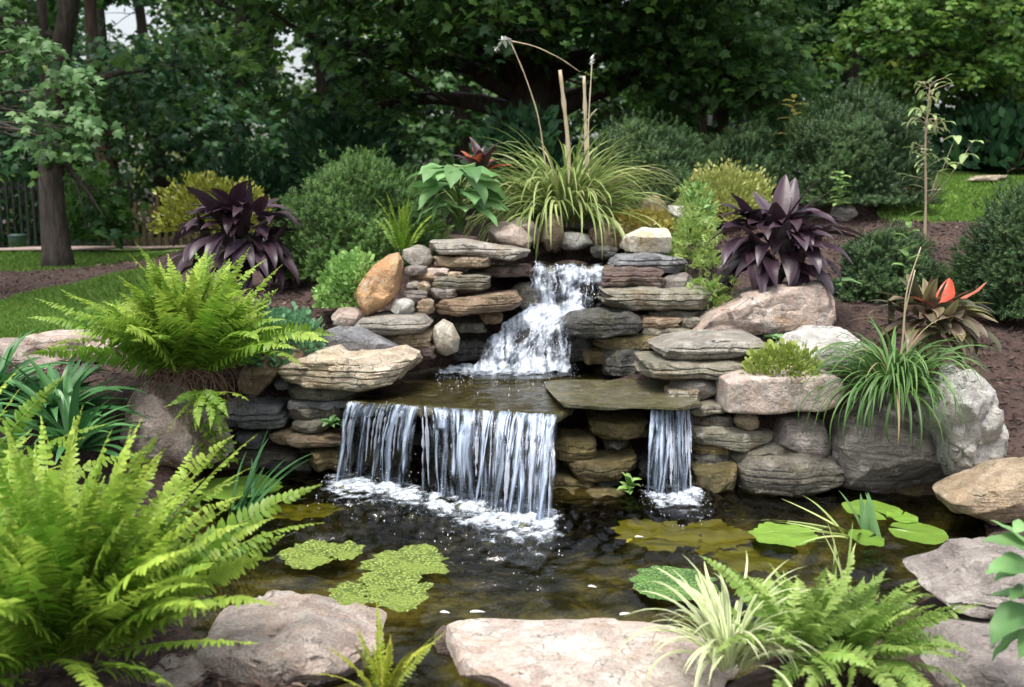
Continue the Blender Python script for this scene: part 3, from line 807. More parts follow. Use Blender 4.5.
# --- wall below the cream slab
S(FS, "thick blue grey slate slab below the tilted brown slab", (219,399,285,432), 5.5, .4, 'slate', vis=.18, strata=.2)
S(RO, "small dark slate stone under the thick slate slab", (233,433,266,450), 5.6, .25, 'slate')
S(RO, "long lumpy grey stone at the waterline by the iris leaves", [(232,452),(240,446),(272,449),(294,454),(296,468),(262,473),(236,466)], 5.6, .3, 'damp', vis=.06)
S(RO, "dark wet stone beside the big pink boulder", (203,449,256,477), 5.65, .3, 'wet', shape='r')
S(RO, "small grey chip stone wedged under the cream slab", (273,379,290,392), 5.6, .15, 'slate')
S(FS, "thin grey slab directly under the cream slab", (279,388,354,403), 5.5, .35, 'damp')
S(FS, "second thin grey slab below the cream slab", (281,401,354,411), 5.52, .35, 'slate')
S(FS, "third slab below the cream slab with pale edge", (284,409,343,422), 5.5, .35, 'damp')
S(FS, "short pale edged slab beside the tiny green tuft", (287,421,327,435), 5.47, .35, 'damp')
S(FS, "long tan slab low in the wall under the short slabs", [(268,436),(280,432),(320,433),(345,437),(346,446),(300,449),(272,445)], 5.45, .4, 'brown', vis=.08)
S(FS, "dark slab recessed under the long tan slab", (293,445,350,455), 5.6, .3, 'wet')
S(RO, "mossy ochre stone at the waterline beside the narrow fall", (307,451,350,474), 5.45, .3, 'ochre')
S(RO, "dark squared stone at the waterline below the tan slab", (262,462,312,486), 5.55, .25, 'wet')
# --- behind the curtain of water
S(FS, "wet ochre slab seen through the middle of the curtain", (440,447,505,468), 5.42, .3, 'ochre')
S(RO, "dark wet stone behind the left half of the curtain", (350,448,412,472), 5.62, .3, 'ochre')
S(FS, "dark wet slab under the lip behind the narrow fall", (352,412,420,430), 5.66, .3, 'wet')
S(FS, "long wet slab halfway down behind the curtain", (400,430,482,448), 5.6, .3, 'wet')
S(RO, "rounded wet stone low behind the curtain", (412,464,470,492), 5.5, .3, 'wet', shape='r')
S(RO, "brown wet stone behind the right half of the curtain", (496,452,556,486), 5.3, .3, 'ochre')
S(FS, "flat wet stone under the lip behind the right half of the curtain", (484,420,556,446), 5.42, .3, 'wet')
# --- between the two lower falls
S(FS, "broad wet ledge slab jutting over the dark gap between the falls", [(549,408),(560,398),(585,390),(625,386),(665,388),(694,395),(694,400),(664,406),(640,409),(605,412),(562,410)], 5.12, .85, 'wetledge', vis=.6, p=9, fac=3, strata=.1, rough=.03)
S(FS, "ochre wet slab highest under the jutting ledge", (588,421,652,442), 5.3, .35, 'ochre')
S(RO, "squarish mossy wet stone beside the curtain's edge", (554,438,599,463), 5.25, .3, 'ochre', fac=9)
S(RO, "small wet stone tucked under the ochre slab", (604,441,632,456), 5.35, .25, 'damp', shape='r')
S(FS, "long speckled wet stone in the middle of the wall between the falls", [(563,470),(575,461),(610,460),(638,457),(637,472),(620,480),(580,481)], 5.22, .35, 'ochre')
S(RO, "small dark stone behind the speckled wet stone", (548,459,570,474), 5.4, .25, 'wet')
S(FS, "low thin wet stone beside the curtain's foot", (546,479,597,491), 5.2, .3, 'ochre')
S(RO, "small dark wet stone beside the low thin stone", (595,479,628,491), 5.22, .25, 'wet', shape='r')
S(FS, "mossy slab at the waterline between the falls", (549,489,630,509), 5.1, .35, 'ochre', vis=.05)
S(RO, "dark wet stone half hidden by the narrow right fall", (638,462,668,482), 5.3, .25, 'wet')
S(RO, "brown wet stone high behind the narrow right fall", (648,428,694,446), 5.42, .25, 'ochre')
# --- wall right of the narrow fall
S(FS, "broad pale slab topping the stack above the narrow right fall", [(656,350),(668,340),(700,335),(748,335),(766,343),(755,354),(735,360),(700,362),(660,360)], 5.5, .5, 'grey', vis=.2, strata=.14)
S(FS, "thick grey slab under the broad pale slab", (642,361,755,383), 5.42, .5, 'green', vis=.06, strata=.16)
S(RO, "rounded pale grey stone beneath the thick grey slab", (674,381,727,403), 5.4, .3, 'grey', shape='r')
S(RO, "mossy stone at the lip of the narrow right fall", (668,390,703,408), 5.38, .25, 'green')
S(FS, "pale topped flat stone beside the narrow right fall", [(688,412),(697,405),(715,403),(735,407),(732,414),(700,419)], 5.32, .3, 'green', vis=.08)
S(FS, "dark thin flat stone under the pale topped one", (690,416,738,430), 5.36, .3, 'damp')
S(RO, "small round tan cobble under the pink block", (738,416,762,432), 5.25, .14, 'tan', shape='r', fac=2, strata=0)
S(FS, "long olive slab below the round tan cobble", [(690,434),(700,430),(745,430),(776,434),(772,444),(745,452),(700,447)], 5.25, .4, 'green', vis=.05)
S(RO, "small grey stone at the end of the olive slab", (766,432,787,448), 5.32, .25, 'damp')
S(FS, "thin mossy stone under the olive slab beside the fall", (691,444,734,456), 5.32, .3, 'ochre')
S(FS, "dark thin stone low beside the narrow right fall", (692,454,740,467), 5.3, .3, 'wet')
S(FS, "slanting grey flat stone leaning on the waterline boulder", [(734,460),(745,450),(775,444),(789,449),(787,458),(768,464),(738,468)], 5.22, .35, 'damp', vis=.05)
S(RO, "triangular mossy stone at the foot of the narrow right fall", [(694,470),(712,466),(740,467),(744,482),(736,497),(712,497),(698,490)], 5.12, .35, 'ochre', shape='r')
S(RO, "brown waterline stone half behind the narrow right fall's splash", (690,478,716,500), 5.2, .2, 'ochre', shape='r')
# --- stack left of the upper cascade
S(FS, "long pale slab topping the stack left of the cascade", [(427,252),(430,241),(462,240),(500,246),(530,252),(527,259),(515,262),(490,258),(430,254)], 6.38, .45, 'grey', vis=.14, strata=.1)
S(FS, "orange tan slab second from the top of that stack", (431,256,494,269), 6.4, .4, 'tan')
S(FS, "brown wet slab reaching out to the cascade's lip", (478,266,534,279), 6.55, .45, 'maroon', vis=.06)
S(RO, "rounded grey stone at the shoulder of the stack by the sword fern", (400,247,432,271), 6.4, .3, 'grey', shape='r')
S(FS, "small flat pinkish stone under the rounded grey one", (403,266,427,277), 6.3, .2, 'purple')
S(FS, "thin pinkish sliver stone left of the cascade", (424,268,450,276), 6.36, .25, 'pink')
S(FS, "long thin tan sliver in the middle of the stack", (405,272,462,282), 6.33, .3, 'tan')
S(FS, "layered greenish grey slab in the middle of the stack", (426,275,491,292), 6.32, .4, 'green', strata=.25)
S(RO, "tiny grey stone beside the layered greenish slab", (405,281,420,293), 6.25, .15, 'grey', shape='r')
S(RO, "tiny tan stone beside the layered greenish slab", (416,282,430,293), 6.24, .15, 'tan', shape='r')
S(FS, "thin grey purple stone below the layered greenish slab", (428,288,457,301), 6.28, .3, 'purple')
S(RO, "lumpy grey stone beside the round white cobble", (402,290,428,304), 6.22, .2, 'purple')
S(RO, "small round tan cobble under the lumpy grey stone", (416,299,434,317), 6.18, .14, 'tan', shape='r', fac=3)
S(RO, "round white cobble below the orange boulder", (389,300,413,317), 6.1, .18, 'white', shape='r', fac=2, strata=0)
S(FS, "big brown slab jutting towards the cascade", [(431,308),(440,301),(480,296),(515,294),(521,302),(518,311),(490,313),(460,316),(436,316)], 6.2, .45, 'brown', vis=.06, strata=.1)
S(RO, "brown rounded stone under the big brown slab", (476,311,504,326), 6.32, .25, 'brown', shape='r')
S(FS, "thin dark mossy slab above the pool beside the cascade", (452,323,487,335), 6.3, .3, 'damp')
S(FS, "pale grey flat slab between the humped boulder and orange boulder", [(354,328),(362,319),(390,314),(424,316),(430,325),(418,333),(380,338),(357,336)], 5.95, .4, 'grey', vis=.15, strata=.12)
S(FS, "mossy tan stone under the pale grey flat slab", (384,332,432,350), 6.0, .3, 'tan')
S(RO, "smooth oval yellowish cobble standing beside the pool", [(430,340),(433,328),(442,321),(452,326),(459,341),(457,354),(445,358),(434,353)], 6.05, .22, 'ivory', shape='r', p=2.3, fac=0, strata=0, rough=.01)
S(RO, "small brown stone at the pool edge beside the oval cobble", (398,346,436,362), 6.0, .25, 'maroon')
S(FS, "dark flat stone at the pool edge behind the oval cobble", (452,341,486,364), 6.35, .3, 'wet')
# --- behind the top pool
S(BO, "pink grey boulder behind the top slab", [(486,240),(490,226),(505,221),(522,228),(534,240),(530,251),(500,249)], 6.9, .35, 'pink', shape='r', vis=.05)
S(BO, "second pink boulder behind the top slab, farther back", [(508,225),(520,217),(533,222),(541,234),(538,246),(522,240)], 7.1, .35, 'pink', shape='r')
S(RO, "upright tan stone behind the top pool under the tall grass", (540,213,564,254), 7.2, .3, 'tan', shape='r')
S(RO, "flat topped pale stone at the back of the top pool", (557,233,596,251), 7.15, .3, 'white', shape='r', vis=.06)
S(RO, "brown rounded stone right of the pale stone behind the top pool", (590,226,628,254), 7.2, .3, 'brown', shape='r')
S(FS, "tan flat stone above the cream white boulder", (598,222,668,242), 7.3, .35, 'tan', vis=.06)
S(RO, "dark stone on the top pool's rim", (591,246,620,260), 6.95, .25, 'wet', shape='r')
S(BO, "cream white boulder above the stack right of the cascade", [(621,250),(628,236),(645,229),(668,229),(678,240),(672,254),(640,255)], 6.75, .35, 'ivory', shape='r', vis=.08)
S(RO, "round tan boulder behind the yellow groundcover by the tall grass", [(638,215),(643,200),(658,195),(670,201),(674,216),(668,226),(645,224)], 7.7, .35, 'tan', shape='r')
S(RO, "small white stone beside the round tan boulder", (668,203,690,226), 7.6, .25, 'white', shape='r')
S(RO, "whitish stone in the mulch right of the purple plant", (838,205,862,222), 9.3, .3, 'white', shape='r')
S(FS, "flat tan stone lying in the far lawn", (976,175,1002,182), 11.6, .5, 'cream', vis=.3)
# --- stack right of the upper cascade
S(FS, "layered grey stone topping the stack right of the cascade", [(612,266),(620,256),(650,254),(688,260),(694,268),(680,274),(640,273)], 6.55, .4, 'slate', vis=.06, strata=.2)
S(RO, "maroon brown wet stone beside the cascade's lip", (602,267,666,290), 6.45, .4, 'maroon')
S(RO, "rounded grey stone below the feathery groundcover", (664,274,700,295), 6.45, .3, 'purple', shape='r')
S(FS, "long thick grey slab across the stack right of the cascade", (602,289,724,312), 6.2, .5, 'green', vis=.08, strata=.14)
S(FS, "thin grey slab under the long thick slab", (648,310,712,321), 6.25, .4, 'damp')
S(FS, "rusty ochre flat stone under the thin grey slab", (638,317,684,331), 6.18, .3, 'brown')
S(RO, "small olive stone beside the rusty flat stone", (678,317,702,330), 6.2, .25, 'green')
S(FS, "pale weathered slab below the rusty flat stone", (641,328,698,341), 6.15, .35, 'green')
S(BO, "dark wet rounded rock splitting the cascade", [(564,325),(572,316),(600,312),(636,314),(644,325),(638,336),(600,339),(572,336)], 6.0, .4, 'wet', vis=.08, fac=5)
S(FS, "mossy wet slab beneath the dark rounded rock", (596,336,672,353), 6.05, .45, 'ochre', vis=.06)
S(RO, "dark brown wet block at the back of the middle pool", (604,350,646,382), 6.0, .35, 'wet', fac=9)
S(RO, "small wet stone at the pool beneath the dark rock", (584,351,610,367), 6.15, .25, 'ochre')
S(RO, "black wet stone beside the cascade's foot", (563,338,600,364), 6.3, .3, 'wet')
# --- under the tumbling water
S(BO, "wet grey rock under the first drop of the cascade", (540,274,604,314), 6.72, .4, 'wet', shape='r')
S(RO, "brown wet rock left of the first drop", (508,282,544,318), 6.6, .35, 'damp', shape='r')
S(BO, "rounded wet rock under the foot of the cascade", [(474,372),(482,348),(500,330),(530,322),(560,326),(572,345),(572,374)], 6.36, .4, 'wet', shape='r', vis=.15)
# --- lawn edging
for lab, sp, yy in [("pinkish edging slab along the lawn nearest the big fern", (40,330,100,366), 5.9), ("pinkish edging slab along the lawn, cut by the photo's edge", (-30,340,46,378), 5.7)]:
    S("edging_stone", lab, sp, yy, .45, 'pink', vis=.3, parent_group="edging slabs along the lawn")

# ledge under the middle pool and its water
def slab_plan(name, label, plan, z0, z1, mat, cat="stone", group="stones stacked around the waterfall", seed=1):
    """flat slab from a plan outline (x, y)"""
    plan = np.array(plan)
    m = 9
    pts = []
    nr = np.random.default_rng(seed)
    for p0, p1 in zip(plan, np.roll(plan, -1, 0)):
        for k in range(m): pts.append(p0 + (p1 - p0) * k / m + nr.normal(size=2) * .006)
    pts = np.array(pts); n_ = len(pts); c = pts.mean(0)
    rings = []
    for (s, z) in [(0.0, z1), (.35, z1), (.7, z1), (.93, z1), (.985, z1 - .008), (1.0, (z0 + z1) / 2 + .012), (.985, z0 + .01), (.9, z0), (.4, z0)]:
        rings.append(np.column_stack([c + (pts - c) * s, np.full(n_, z) + (nr.normal(size=n_) * .003 if .1 < s else 0)]))
    v = np.concatenate(rings)
    fs = []
    for r in range(len(rings) - 1):
        i = np.arange(n_); j = (i + 1) % n_
        fs.append(np.column_stack([r * n_ + i, (r + 1) * n_ + i, (r + 1) * n_ + j, r * n_ + j]))
    b = NB(); b.add(v, [np.concatenate(fs)])
    return tag(b.build(name, STONE[mat], loc=(c[0], c[1], z0)), label, cat, group)
lipA, lipB, lipC = PZ(343, 400, Z_MID), PZ(430, 405, Z_MID), PZ(557, 413, Z_MID)
slab_plan(FS, "wide algae covered ledge under the middle pool", [lipA[:2], (lipA[:2] + lipB[:2]) / 2 + (.02, -.015), lipB[:2], PZ(500,409,Z_MID)[:2], lipC[:2], PZ(590,390,Z_MID)[:2], (1.05, 6.0), (.75, 6.5), (-.5, 6.6), (-.95, 6.1)], Z_MID - .075, Z_MID - .012, 'ledge')
UL = P(565, 268, 6.74); Z_UP = UL[2]
slab_plan(FS, "wet mossy stone sill under the top pool", [(-.32, 6.78), (.1, 6.74), (.36, 6.72), (.62, 6.74), (.75, 7.15), (.3, 7.4), (-.2, 7.3)], Z_UP - .07, Z_UP - .012, 'ledge', seed=3)
def film(name, plan, z, label, seed, amp=.006, src=(), step=.02):
    plan = np.array(plan)
    lo, hi = plan.min(0), plan.max(0)
    xs, ys = np.arange(lo[0], hi[0], step), np.arange(lo[1], hi[1], step)
    X, Y = np.meshgrid(xs, ys)
    rng = np.random.default_rng(seed)
    h = np.zeros_like(X)
    for _ in range(22):
        th = rng.normal(-1.57, .9); wl_ = rng.uniform(.06, .22)
        h += amp * wl_ * rng.uniform(.2, .6) * np.sin(2 * math.pi * (X * math.cos(th) + Y * math.sin(th)) / wl_ + rng.random() * 6.28)
    xy = np.column_stack([X.ravel(), Y.ravel()])
    ins = poly_sd(xy, plan) > -step
    q = grid_faces(len(ys), len(xs))
    q = q[ins[q].all(1)]
    b = NB(); b.add(np.column_stack([xy, (z + h).ravel()]), [q])
    tag(b.build(name, M_FILM), label, None, None, "structure")
film("middle_pool_water", [lipA[:2], lipB[:2], lipC[:2], PZ(600,393,Z_MID)[:2], PZ(690,398,Z_MID)[:2], (1.0, 6.1), (.75, 6.45), (-.4, 6.45), (-.75, 6.0)], Z_MID, "shallow water sheet over the middle ledge", 7, .012)
film("top_pool_water", [(-.3, 6.78), (.1, 6.75), (.36, 6.73), (.62, 6.75), (.7, 7.1), (.3, 7.3), (-.15, 7.2)], Z_UP + .004, "small pool above the cascade", 9, .006)

# ------------------------------------------------------------------ falling water
def flow_attr(o, flow):
    a = o.data.attributes.new("flow", 'FLOAT_VECTOR', 'POINT')
    a.data.foreach_set("vector", flow.astype(np.float32).ravel())
ICO = None
def drops(nb, pos, rad, rng):
    global ICO
    if ICO is None:
        v, f = cube_sphere(2); ICO = (v, f)
    v, f = ICO
    N = len(pos)
    M = np.repeat(np.eye(3)[None], N, 0)
    M = M * (1 + (rng.random((N, 1, 3)) - .5) * .5)
    M[:, 2, :] *= rng.uniform(1, 1.9, (N, 1))
    scatter(nb, v, [f[:, ::-1]], M, pos, rad, np.zeros(N))
def waterfall(label, lip, foot_px, thick, seed, strands, dens=.5):
    """lip: world points along the edge; the water drops to the pond in an arc that lands at the foot pixels"""
    rng = np.random.default_rng(seed)
    lip = np.array(lip); foot = np.array([PZ(x, y, -0.02) for x, y in foot_px])
    root = thing("waterfall", label, "waterfall", (lip.mean(0)[0], lip.mean(0)[1], 0), "falls of the pond")
    ul = np.linspace(0, 1, len(lip)); uf = np.linspace(0, 1, len(foot))
    def at(u, t, dz=0):
        a = np.column_stack([np.interp(u, ul, lip[:, k]) for k in range(3)])
        b = np.column_stack([np.interp(u, uf, foot[:, k]) for k in range(3)])
        ln = np.array([mnoise.fractal(Vector((x * wdt * 7, seed, 1.5)), .7, 2.2, 4, noise_basis='PERLIN_ORIGINAL') for x in np.atleast_1d(u)])
        a[:, 1] += .022 * ln; a[:, 2] -= .004 + .007 * np.abs(ln)
        q = a + (b - a) * t[:, None]
        q[:, 2] = a[:, 2] + (b[:, 2] - a[:, 2]) * (0.12 * t + 0.88 * t ** 2)
        return q
    wdt = np.linalg.norm(lip[-1] - lip[0])
    th_ = lambda u: np.interp(u, np.linspace(0, 1, len(thick)), thick)
    b = NB(); flow = []
    def tongue(uc, w, sh, dy, cover, t1, ph, drift=0.0):
        if uc > .88: drift = -abs(drift)
        if uc < .12: drift = abs(drift)
        """one jet: w wide at the lip, drawn together as it falls, thick in the middle and clear at its edges"""
        nu, nv = max(int(w / .007), 7), 46
        U, T = np.meshgrid(np.linspace(-1, 1, nu), np.linspace(0, 1, nv) ** .8 * t1)
        c, t = U.ravel(), T.ravel()
        wt = w * (1 - sh * t ** .7) * (1 + .25 * np.array([mnoise.noise(Vector((ph, x * 3.2, 2))) for x in t]))
        sway = np.array([mnoise.noise(Vector((ph * 2.1, x * 2.4, 5))) for x in t]) * .034 * t
        u = np.clip(uc + (c * wt * .5 + sway) / wdt, -.02, 1.02)
        v = at(np.clip(u, 0, 1), t)
        v[:, 0] += (u - np.clip(u, 0, 1)) * wdt + drift * t ** 1.3
        wob = np.array([mnoise.fractal(Vector((x * w * 22 + ph, y * 1.3, ph * 2.2)), .8, 2.1, 3, noise_basis='PERLIN_ORIGINAL') for x, y in zip(c, t)])
        v[:, 1] += wob * (.004 + .03 * t) - dy * t - (1 - c ** 2) * .012
        ti = cover * (1.06 - 1.25 * np.abs(c) ** 2.4) - .22 * t + .28 * wob - .5 * smooth(.9 * t1, t1, t) * (t1 < .97) - .3 * (1 - smooth(0, .16, t))
        b.add(v, [grid_faces(nv, nu)[:, ::-1]], ti)
        flow.append(np.column_stack([c * w * .5 + ph * 1.7, t * .6 + wob * .03, np.full(len(c), ph * 3.3)]))
    # thin clear film, then the separate jets
    for k in range(int(wdt / .10) + 1):
        uc = (k + .5 + rng.normal() * .12) / (int(wdt / .10) + 1)
        tongue(uc, .15, rng.uniform(.0, .35), rng.uniform(0, .02), .60 * th_(uc) + .10, 1.0, rng.uniform(0, 50), rng.normal() * .012)
    nj = int(wdt / .019)
    for k in range(nj):
        uc = rng.random()
        if rng.random() > th_(uc) ** .9: continue
        tongue(uc, rng.uniform(.025, .11), rng.uniform(.25, .8), rng.uniform(-.01, .05), rng.uniform(.6, 1.0), rng.choice([1.0, rng.uniform(.35, .95)]), rng.uniform(0, 50), rng.normal() * .03)
    o = b.build("water_sheet", M_SHEET, root)
    flow_attr(o, np.concatenate(flow))
    b = NB()
    cand = rng.random(strands * 6)
    keep = rng.random(len(cand)) < np.interp(cand, np.linspace(0, 1, len(thick)), np.clip(np.array(thick), .03, 1)) ** 1.5
    for u0 in cand[keep][:strands]:
        t0 = rng.choice([0.0, rng.uniform(0, .5)]); t1 = rng.uniform(max(t0 + .2, .55), 1.0)
        tt_ = np.linspace(t0, t1, 16)
        dr = np.cumsum(rng.normal(size=16)) * .0012
        q = at(np.clip(u0 + dr / wdt, 0, 1), tt_)
        q[:, 1] -= .01 + rng.uniform(0, .03) * tt_
        r0 = rng.uniform(.0012, .0048)
        rad = r0 * (.5 + 1.2 * np.sin(np.linspace(.15, 3.05, 16))) * (1 + .6 * rng.normal(size=16).clip(-1, 1))
        tube(b, q, np.maximum(rad, .0006), 5, 0)
    tag(b.build("water_strand", M_STRAND, root), kind="stuff")
    b = NB()
    nd = int(90 * wdt / .5)
    u = rng.random(nd); t = rng.uniform(.1, 1, nd)
    keep = rng.random(nd) < np.interp(u, np.linspace(0, 1, len(thick)), thick)
    q = at(u[keep], t[keep]) + rng.normal(size=(keep.sum(), 3)) * (.02, .03, .01)
    q2 = at(rng.random(nd), np.ones(nd)) + rng.normal(size=(nd, 3)) * (.05, .07, .035); q2[:, 2] = np.abs(q2[:, 2]) * 1.2
    q = np.concatenate([q, q2]); drops(b, q, rng.uniform(.0008, .0026, len(q)), rng)
    tag(b.build("spray", M_DROP, root), kind="stuff")
    return root, at, wdt
def foam(root, pts_px, z, width, seed, hgt=.035, back=.35, mat=None):
    """ridge of froth along a line of pixels on the water"""
    rng = np.random.default_rng(seed)
    L = np.array([PZ(x, y, z) for x, y in pts_px])
    seg = np.linalg.norm(np.diff(L, axis=0), axis=1); s = np.concatenate([[0], np.cumsum(seg)])
    nu, nv = max(int(s[-1] / .009), 12), 46
    U, V = np.meshgrid(np.linspace(0, s[-1], nu), np.linspace(-1, 1, nv))
    u, v = U.ravel(), V.ravel()
    w = np.interp(u, np.linspace(0, s[-1], len(width)), width) if hasattr(width, "__len__") else np.full(len(u), width)
    x = np.interp(u, s, L[:, 0]); y = np.interp(u, s, L[:, 1]) - v * w + (1 - 2 * back) * 0
    p3 = np.column_stack([x, y, np.zeros(len(x))])
    h1 = vnoise(p3, 16, seed, 4); h2 = vnoise(p3, 60, seed + 1, 2)
    e = np.clip(1 - np.abs(v) ** 1.3, 0, 1) * np.clip(np.minimum(u, s[-1] - u) / .06, 0, 1)
    e2 = np.clip(1 - np.abs(v) ** 1.2, 0, 1) ** 1.5
    z_ = z + .012 + np.maximum(e2 * hgt * (.5 + .8 * h1 + .12 * h2), 0)
    b = NB(); b.add(np.column_stack([x, y, z_]), [grid_faces(nv, nu)[:, ::-1]], np.clip(-.06 + 1.05 * e ** 1.5 + .7 * h1, -.5, 1.1))
    o = b.build("foam", M_FOAM, root)
    flow_attr(o, np.column_stack([x, y, z_]) * 1.0)
    b = NB()
    n_ = int(420 * s[-1])
    uu = rng.random(n_) * s[-1]; vv = rng.normal(size=n_) * .75
    ww = np.interp(uu, np.linspace(0, s[-1], len(width)), width) if hasattr(width, "__len__") else width
    q = np.column_stack([np.interp(uu, s, L[:, 0]), np.interp(uu, s, L[:, 1]) - vv * ww, np.full(n_, z) + np.abs(rng.normal(size=n_)) * .016 * (np.abs(vv) < .4)])
    drops(b, q, rng.uniform(.001, .0035, n_), rng)
    tag(b.build("bubble_froth", M_DROP, root), kind="stuff")
LIP = lambda x, y: PZ(x, y, Z_MID + .006)
wf1, _, _ = waterfall("narrow curved fall at the left end of the middle ledge", [LIP(349,400), LIP(372,402), LIP(398,403), LIP(419,405)], [(336,486), (362,484), (385,487), (412,493)], [.5,.85,.8,.45,.35,.6,.85,.75,.15], 11, 20)
wf2, _, _ = waterfall("widest curtain of water over the middle ledge", [LIP(421,405), LIP(470,408), LIP(520,411), LIP(556,413)], [(424,497), (470,508), (510,520), (552,528)], [.6,.45,.7,.55,.8,.65,.85,.9,.6,.8,.9,.9,.45], 23, 46)
wf3, _, _ = waterfall("short fall beside the stack of slabs under the broad pale slab", [LIP(652,405), LIP(672,400), LIP(691,399)], [(646,498), (672,502), (698,497)], [.35,.7,.9,.85,.35], 37, 18)
foam(wf1, [(322,484),(345,487),(380,489),(412,496),(430,500)], 0, [.2,.36,.38,.38,.2], 3, .022)
foam(wf2, [(420,502),(450,506),(480,511),(510,519),(540,524),(565,520)], 0, [.22,.4,.5,.6,.64,.2], 5, .03)
foam(wf3, [(640,498),(660,499),(690,498),(708,494)], 0, [.12,.38,.38,.12], 8, .025)

# the upper cascade: water tumbling down stepped rocks
def cascade():
    rows = [(262,530,603,6.85,.25),(267,528,604,6.75,.6),(272,529,605,6.71,.8),(284,531,604,6.67,.66),(298,529,603,6.63,.7),(308,525,604,6.60,.95),(313,518,597,6.52,1.0),(320,508,578,6.45,.95),(328,499,573,6.40,.72),(340,488,571,6.34,.68),(354,480,570,6.28,.72),(366,474,569,6.23,.95),(373,466,570,6.19,1.0)]
    rows = np.array(rows, dtype=float)
    root = thing("waterfall", "upper cascade tumbling over wet rocks into the middle pool", "waterfall", P(530, 370, 6.25), "falls of the pond")
    nu, nv = 110, 130
    k = np.linspace(0, len(rows) - 1, nv)
    R_ = np.column_stack([np.interp(k, np.arange(len(rows)), rows[:, c]) for c in range(5)])
    v = []; fl = []; ti = []
    rng = np.random.default_rng(4)
    d = 0
    for i in range(nv):
        y, xl, xr, Yd, cov = R_[i]
        edge = 3 * mnoise.noise(Vector((i * .12, 3, 1))); edge2 = 3 * mnoise.noise(Vector((i * .12, 9, 1)))
        for j in range(nu):
            u = j / (nu - 1)
            q = P(xl + edge + (xr + edge2 - xl - edge) * u, y + 4 * mnoise.noise(Vector((u * 3, i * .03, 7))), Yd)
            n1 = mnoise.fractal(Vector((q[0] * 9, q[1] * 4, q[2] * 9)), .8, 2.1, 4, noise_basis='PERLIN_ORIGINAL')
            n2 = mnoise.noise(Vector((q[0] * 26, q[1] * 10, q[2] * 16)))
            amp = .05 if i > 8 else .01
            v.append(q + np.array([.006 * n2, -amp * (n1 + .3 * n2) - .03, .5 * amp * n1]))
            fl.append((q[0], -q[2] + q[1] * .6, 0))
            gap = 0.0
            if 280 < y < 309 and u > .62: gap = .5 * smooth(.62, .72, u) * (1 - .8 * smooth(.25, .45, abs(u - .8) * 3)) * smooth(280, 286, y)
            e = min(u, 1 - u) / .08
            ti.append(cov - .1 + .38 * n1 - .3 * (1 - min(e, 1)) - gap)
    b = NB(); b.add(np.array(v), [grid_faces(nv, nu)[:, ::-1]], np.array(ti))
    o = b.build("water_sheet", M_CASC, root)
    flow_attr(o, np.array(fl) * np.array([1, 1, 1]))
    va = np.array(v).reshape(nv, nu, 3)
    b = NB()
    for _ in range(45):
        i0 = rng.integers(0, nv - 24); L_ = rng.integers(10, 24); j = rng.random() * (nu - 1)
        ii = np.arange(i0, i0 + L_)
        jj = np.clip(j + np.cumsum(rng.normal(size=L_)) * .8, 0, nu - 1).astype(int)
        q = va[ii, jj] + np.array([0, -.015, .005])
        tube(b, q, rng.uniform(.0015, .005) * (.3 + np.sin(np.linspace(.1, 3.0, L_))), 5)
    tag(b.build("water_strand", M_STRAND, root), kind="stuff")
    b = NB()
    ii = rng.integers(14, nv, 500); jj = rng.integers(6, nu - 6, 500)
    q = va[ii, jj] + rng.normal(size=(500, 3)) * (.012, .02, .016) + (0, -.02, .01)
    drops(b, q, rng.uniform(.0008, .0026, 500), rng)
    tag(b.build("spray", M_DROP, root), kind="stuff")
    foam(root, [(436,375),(462,371),(500,369),(540,370),(578,371)], Z_MID + .004, [.2,.38,.44,.40,.16], 12, .035)
cascade()
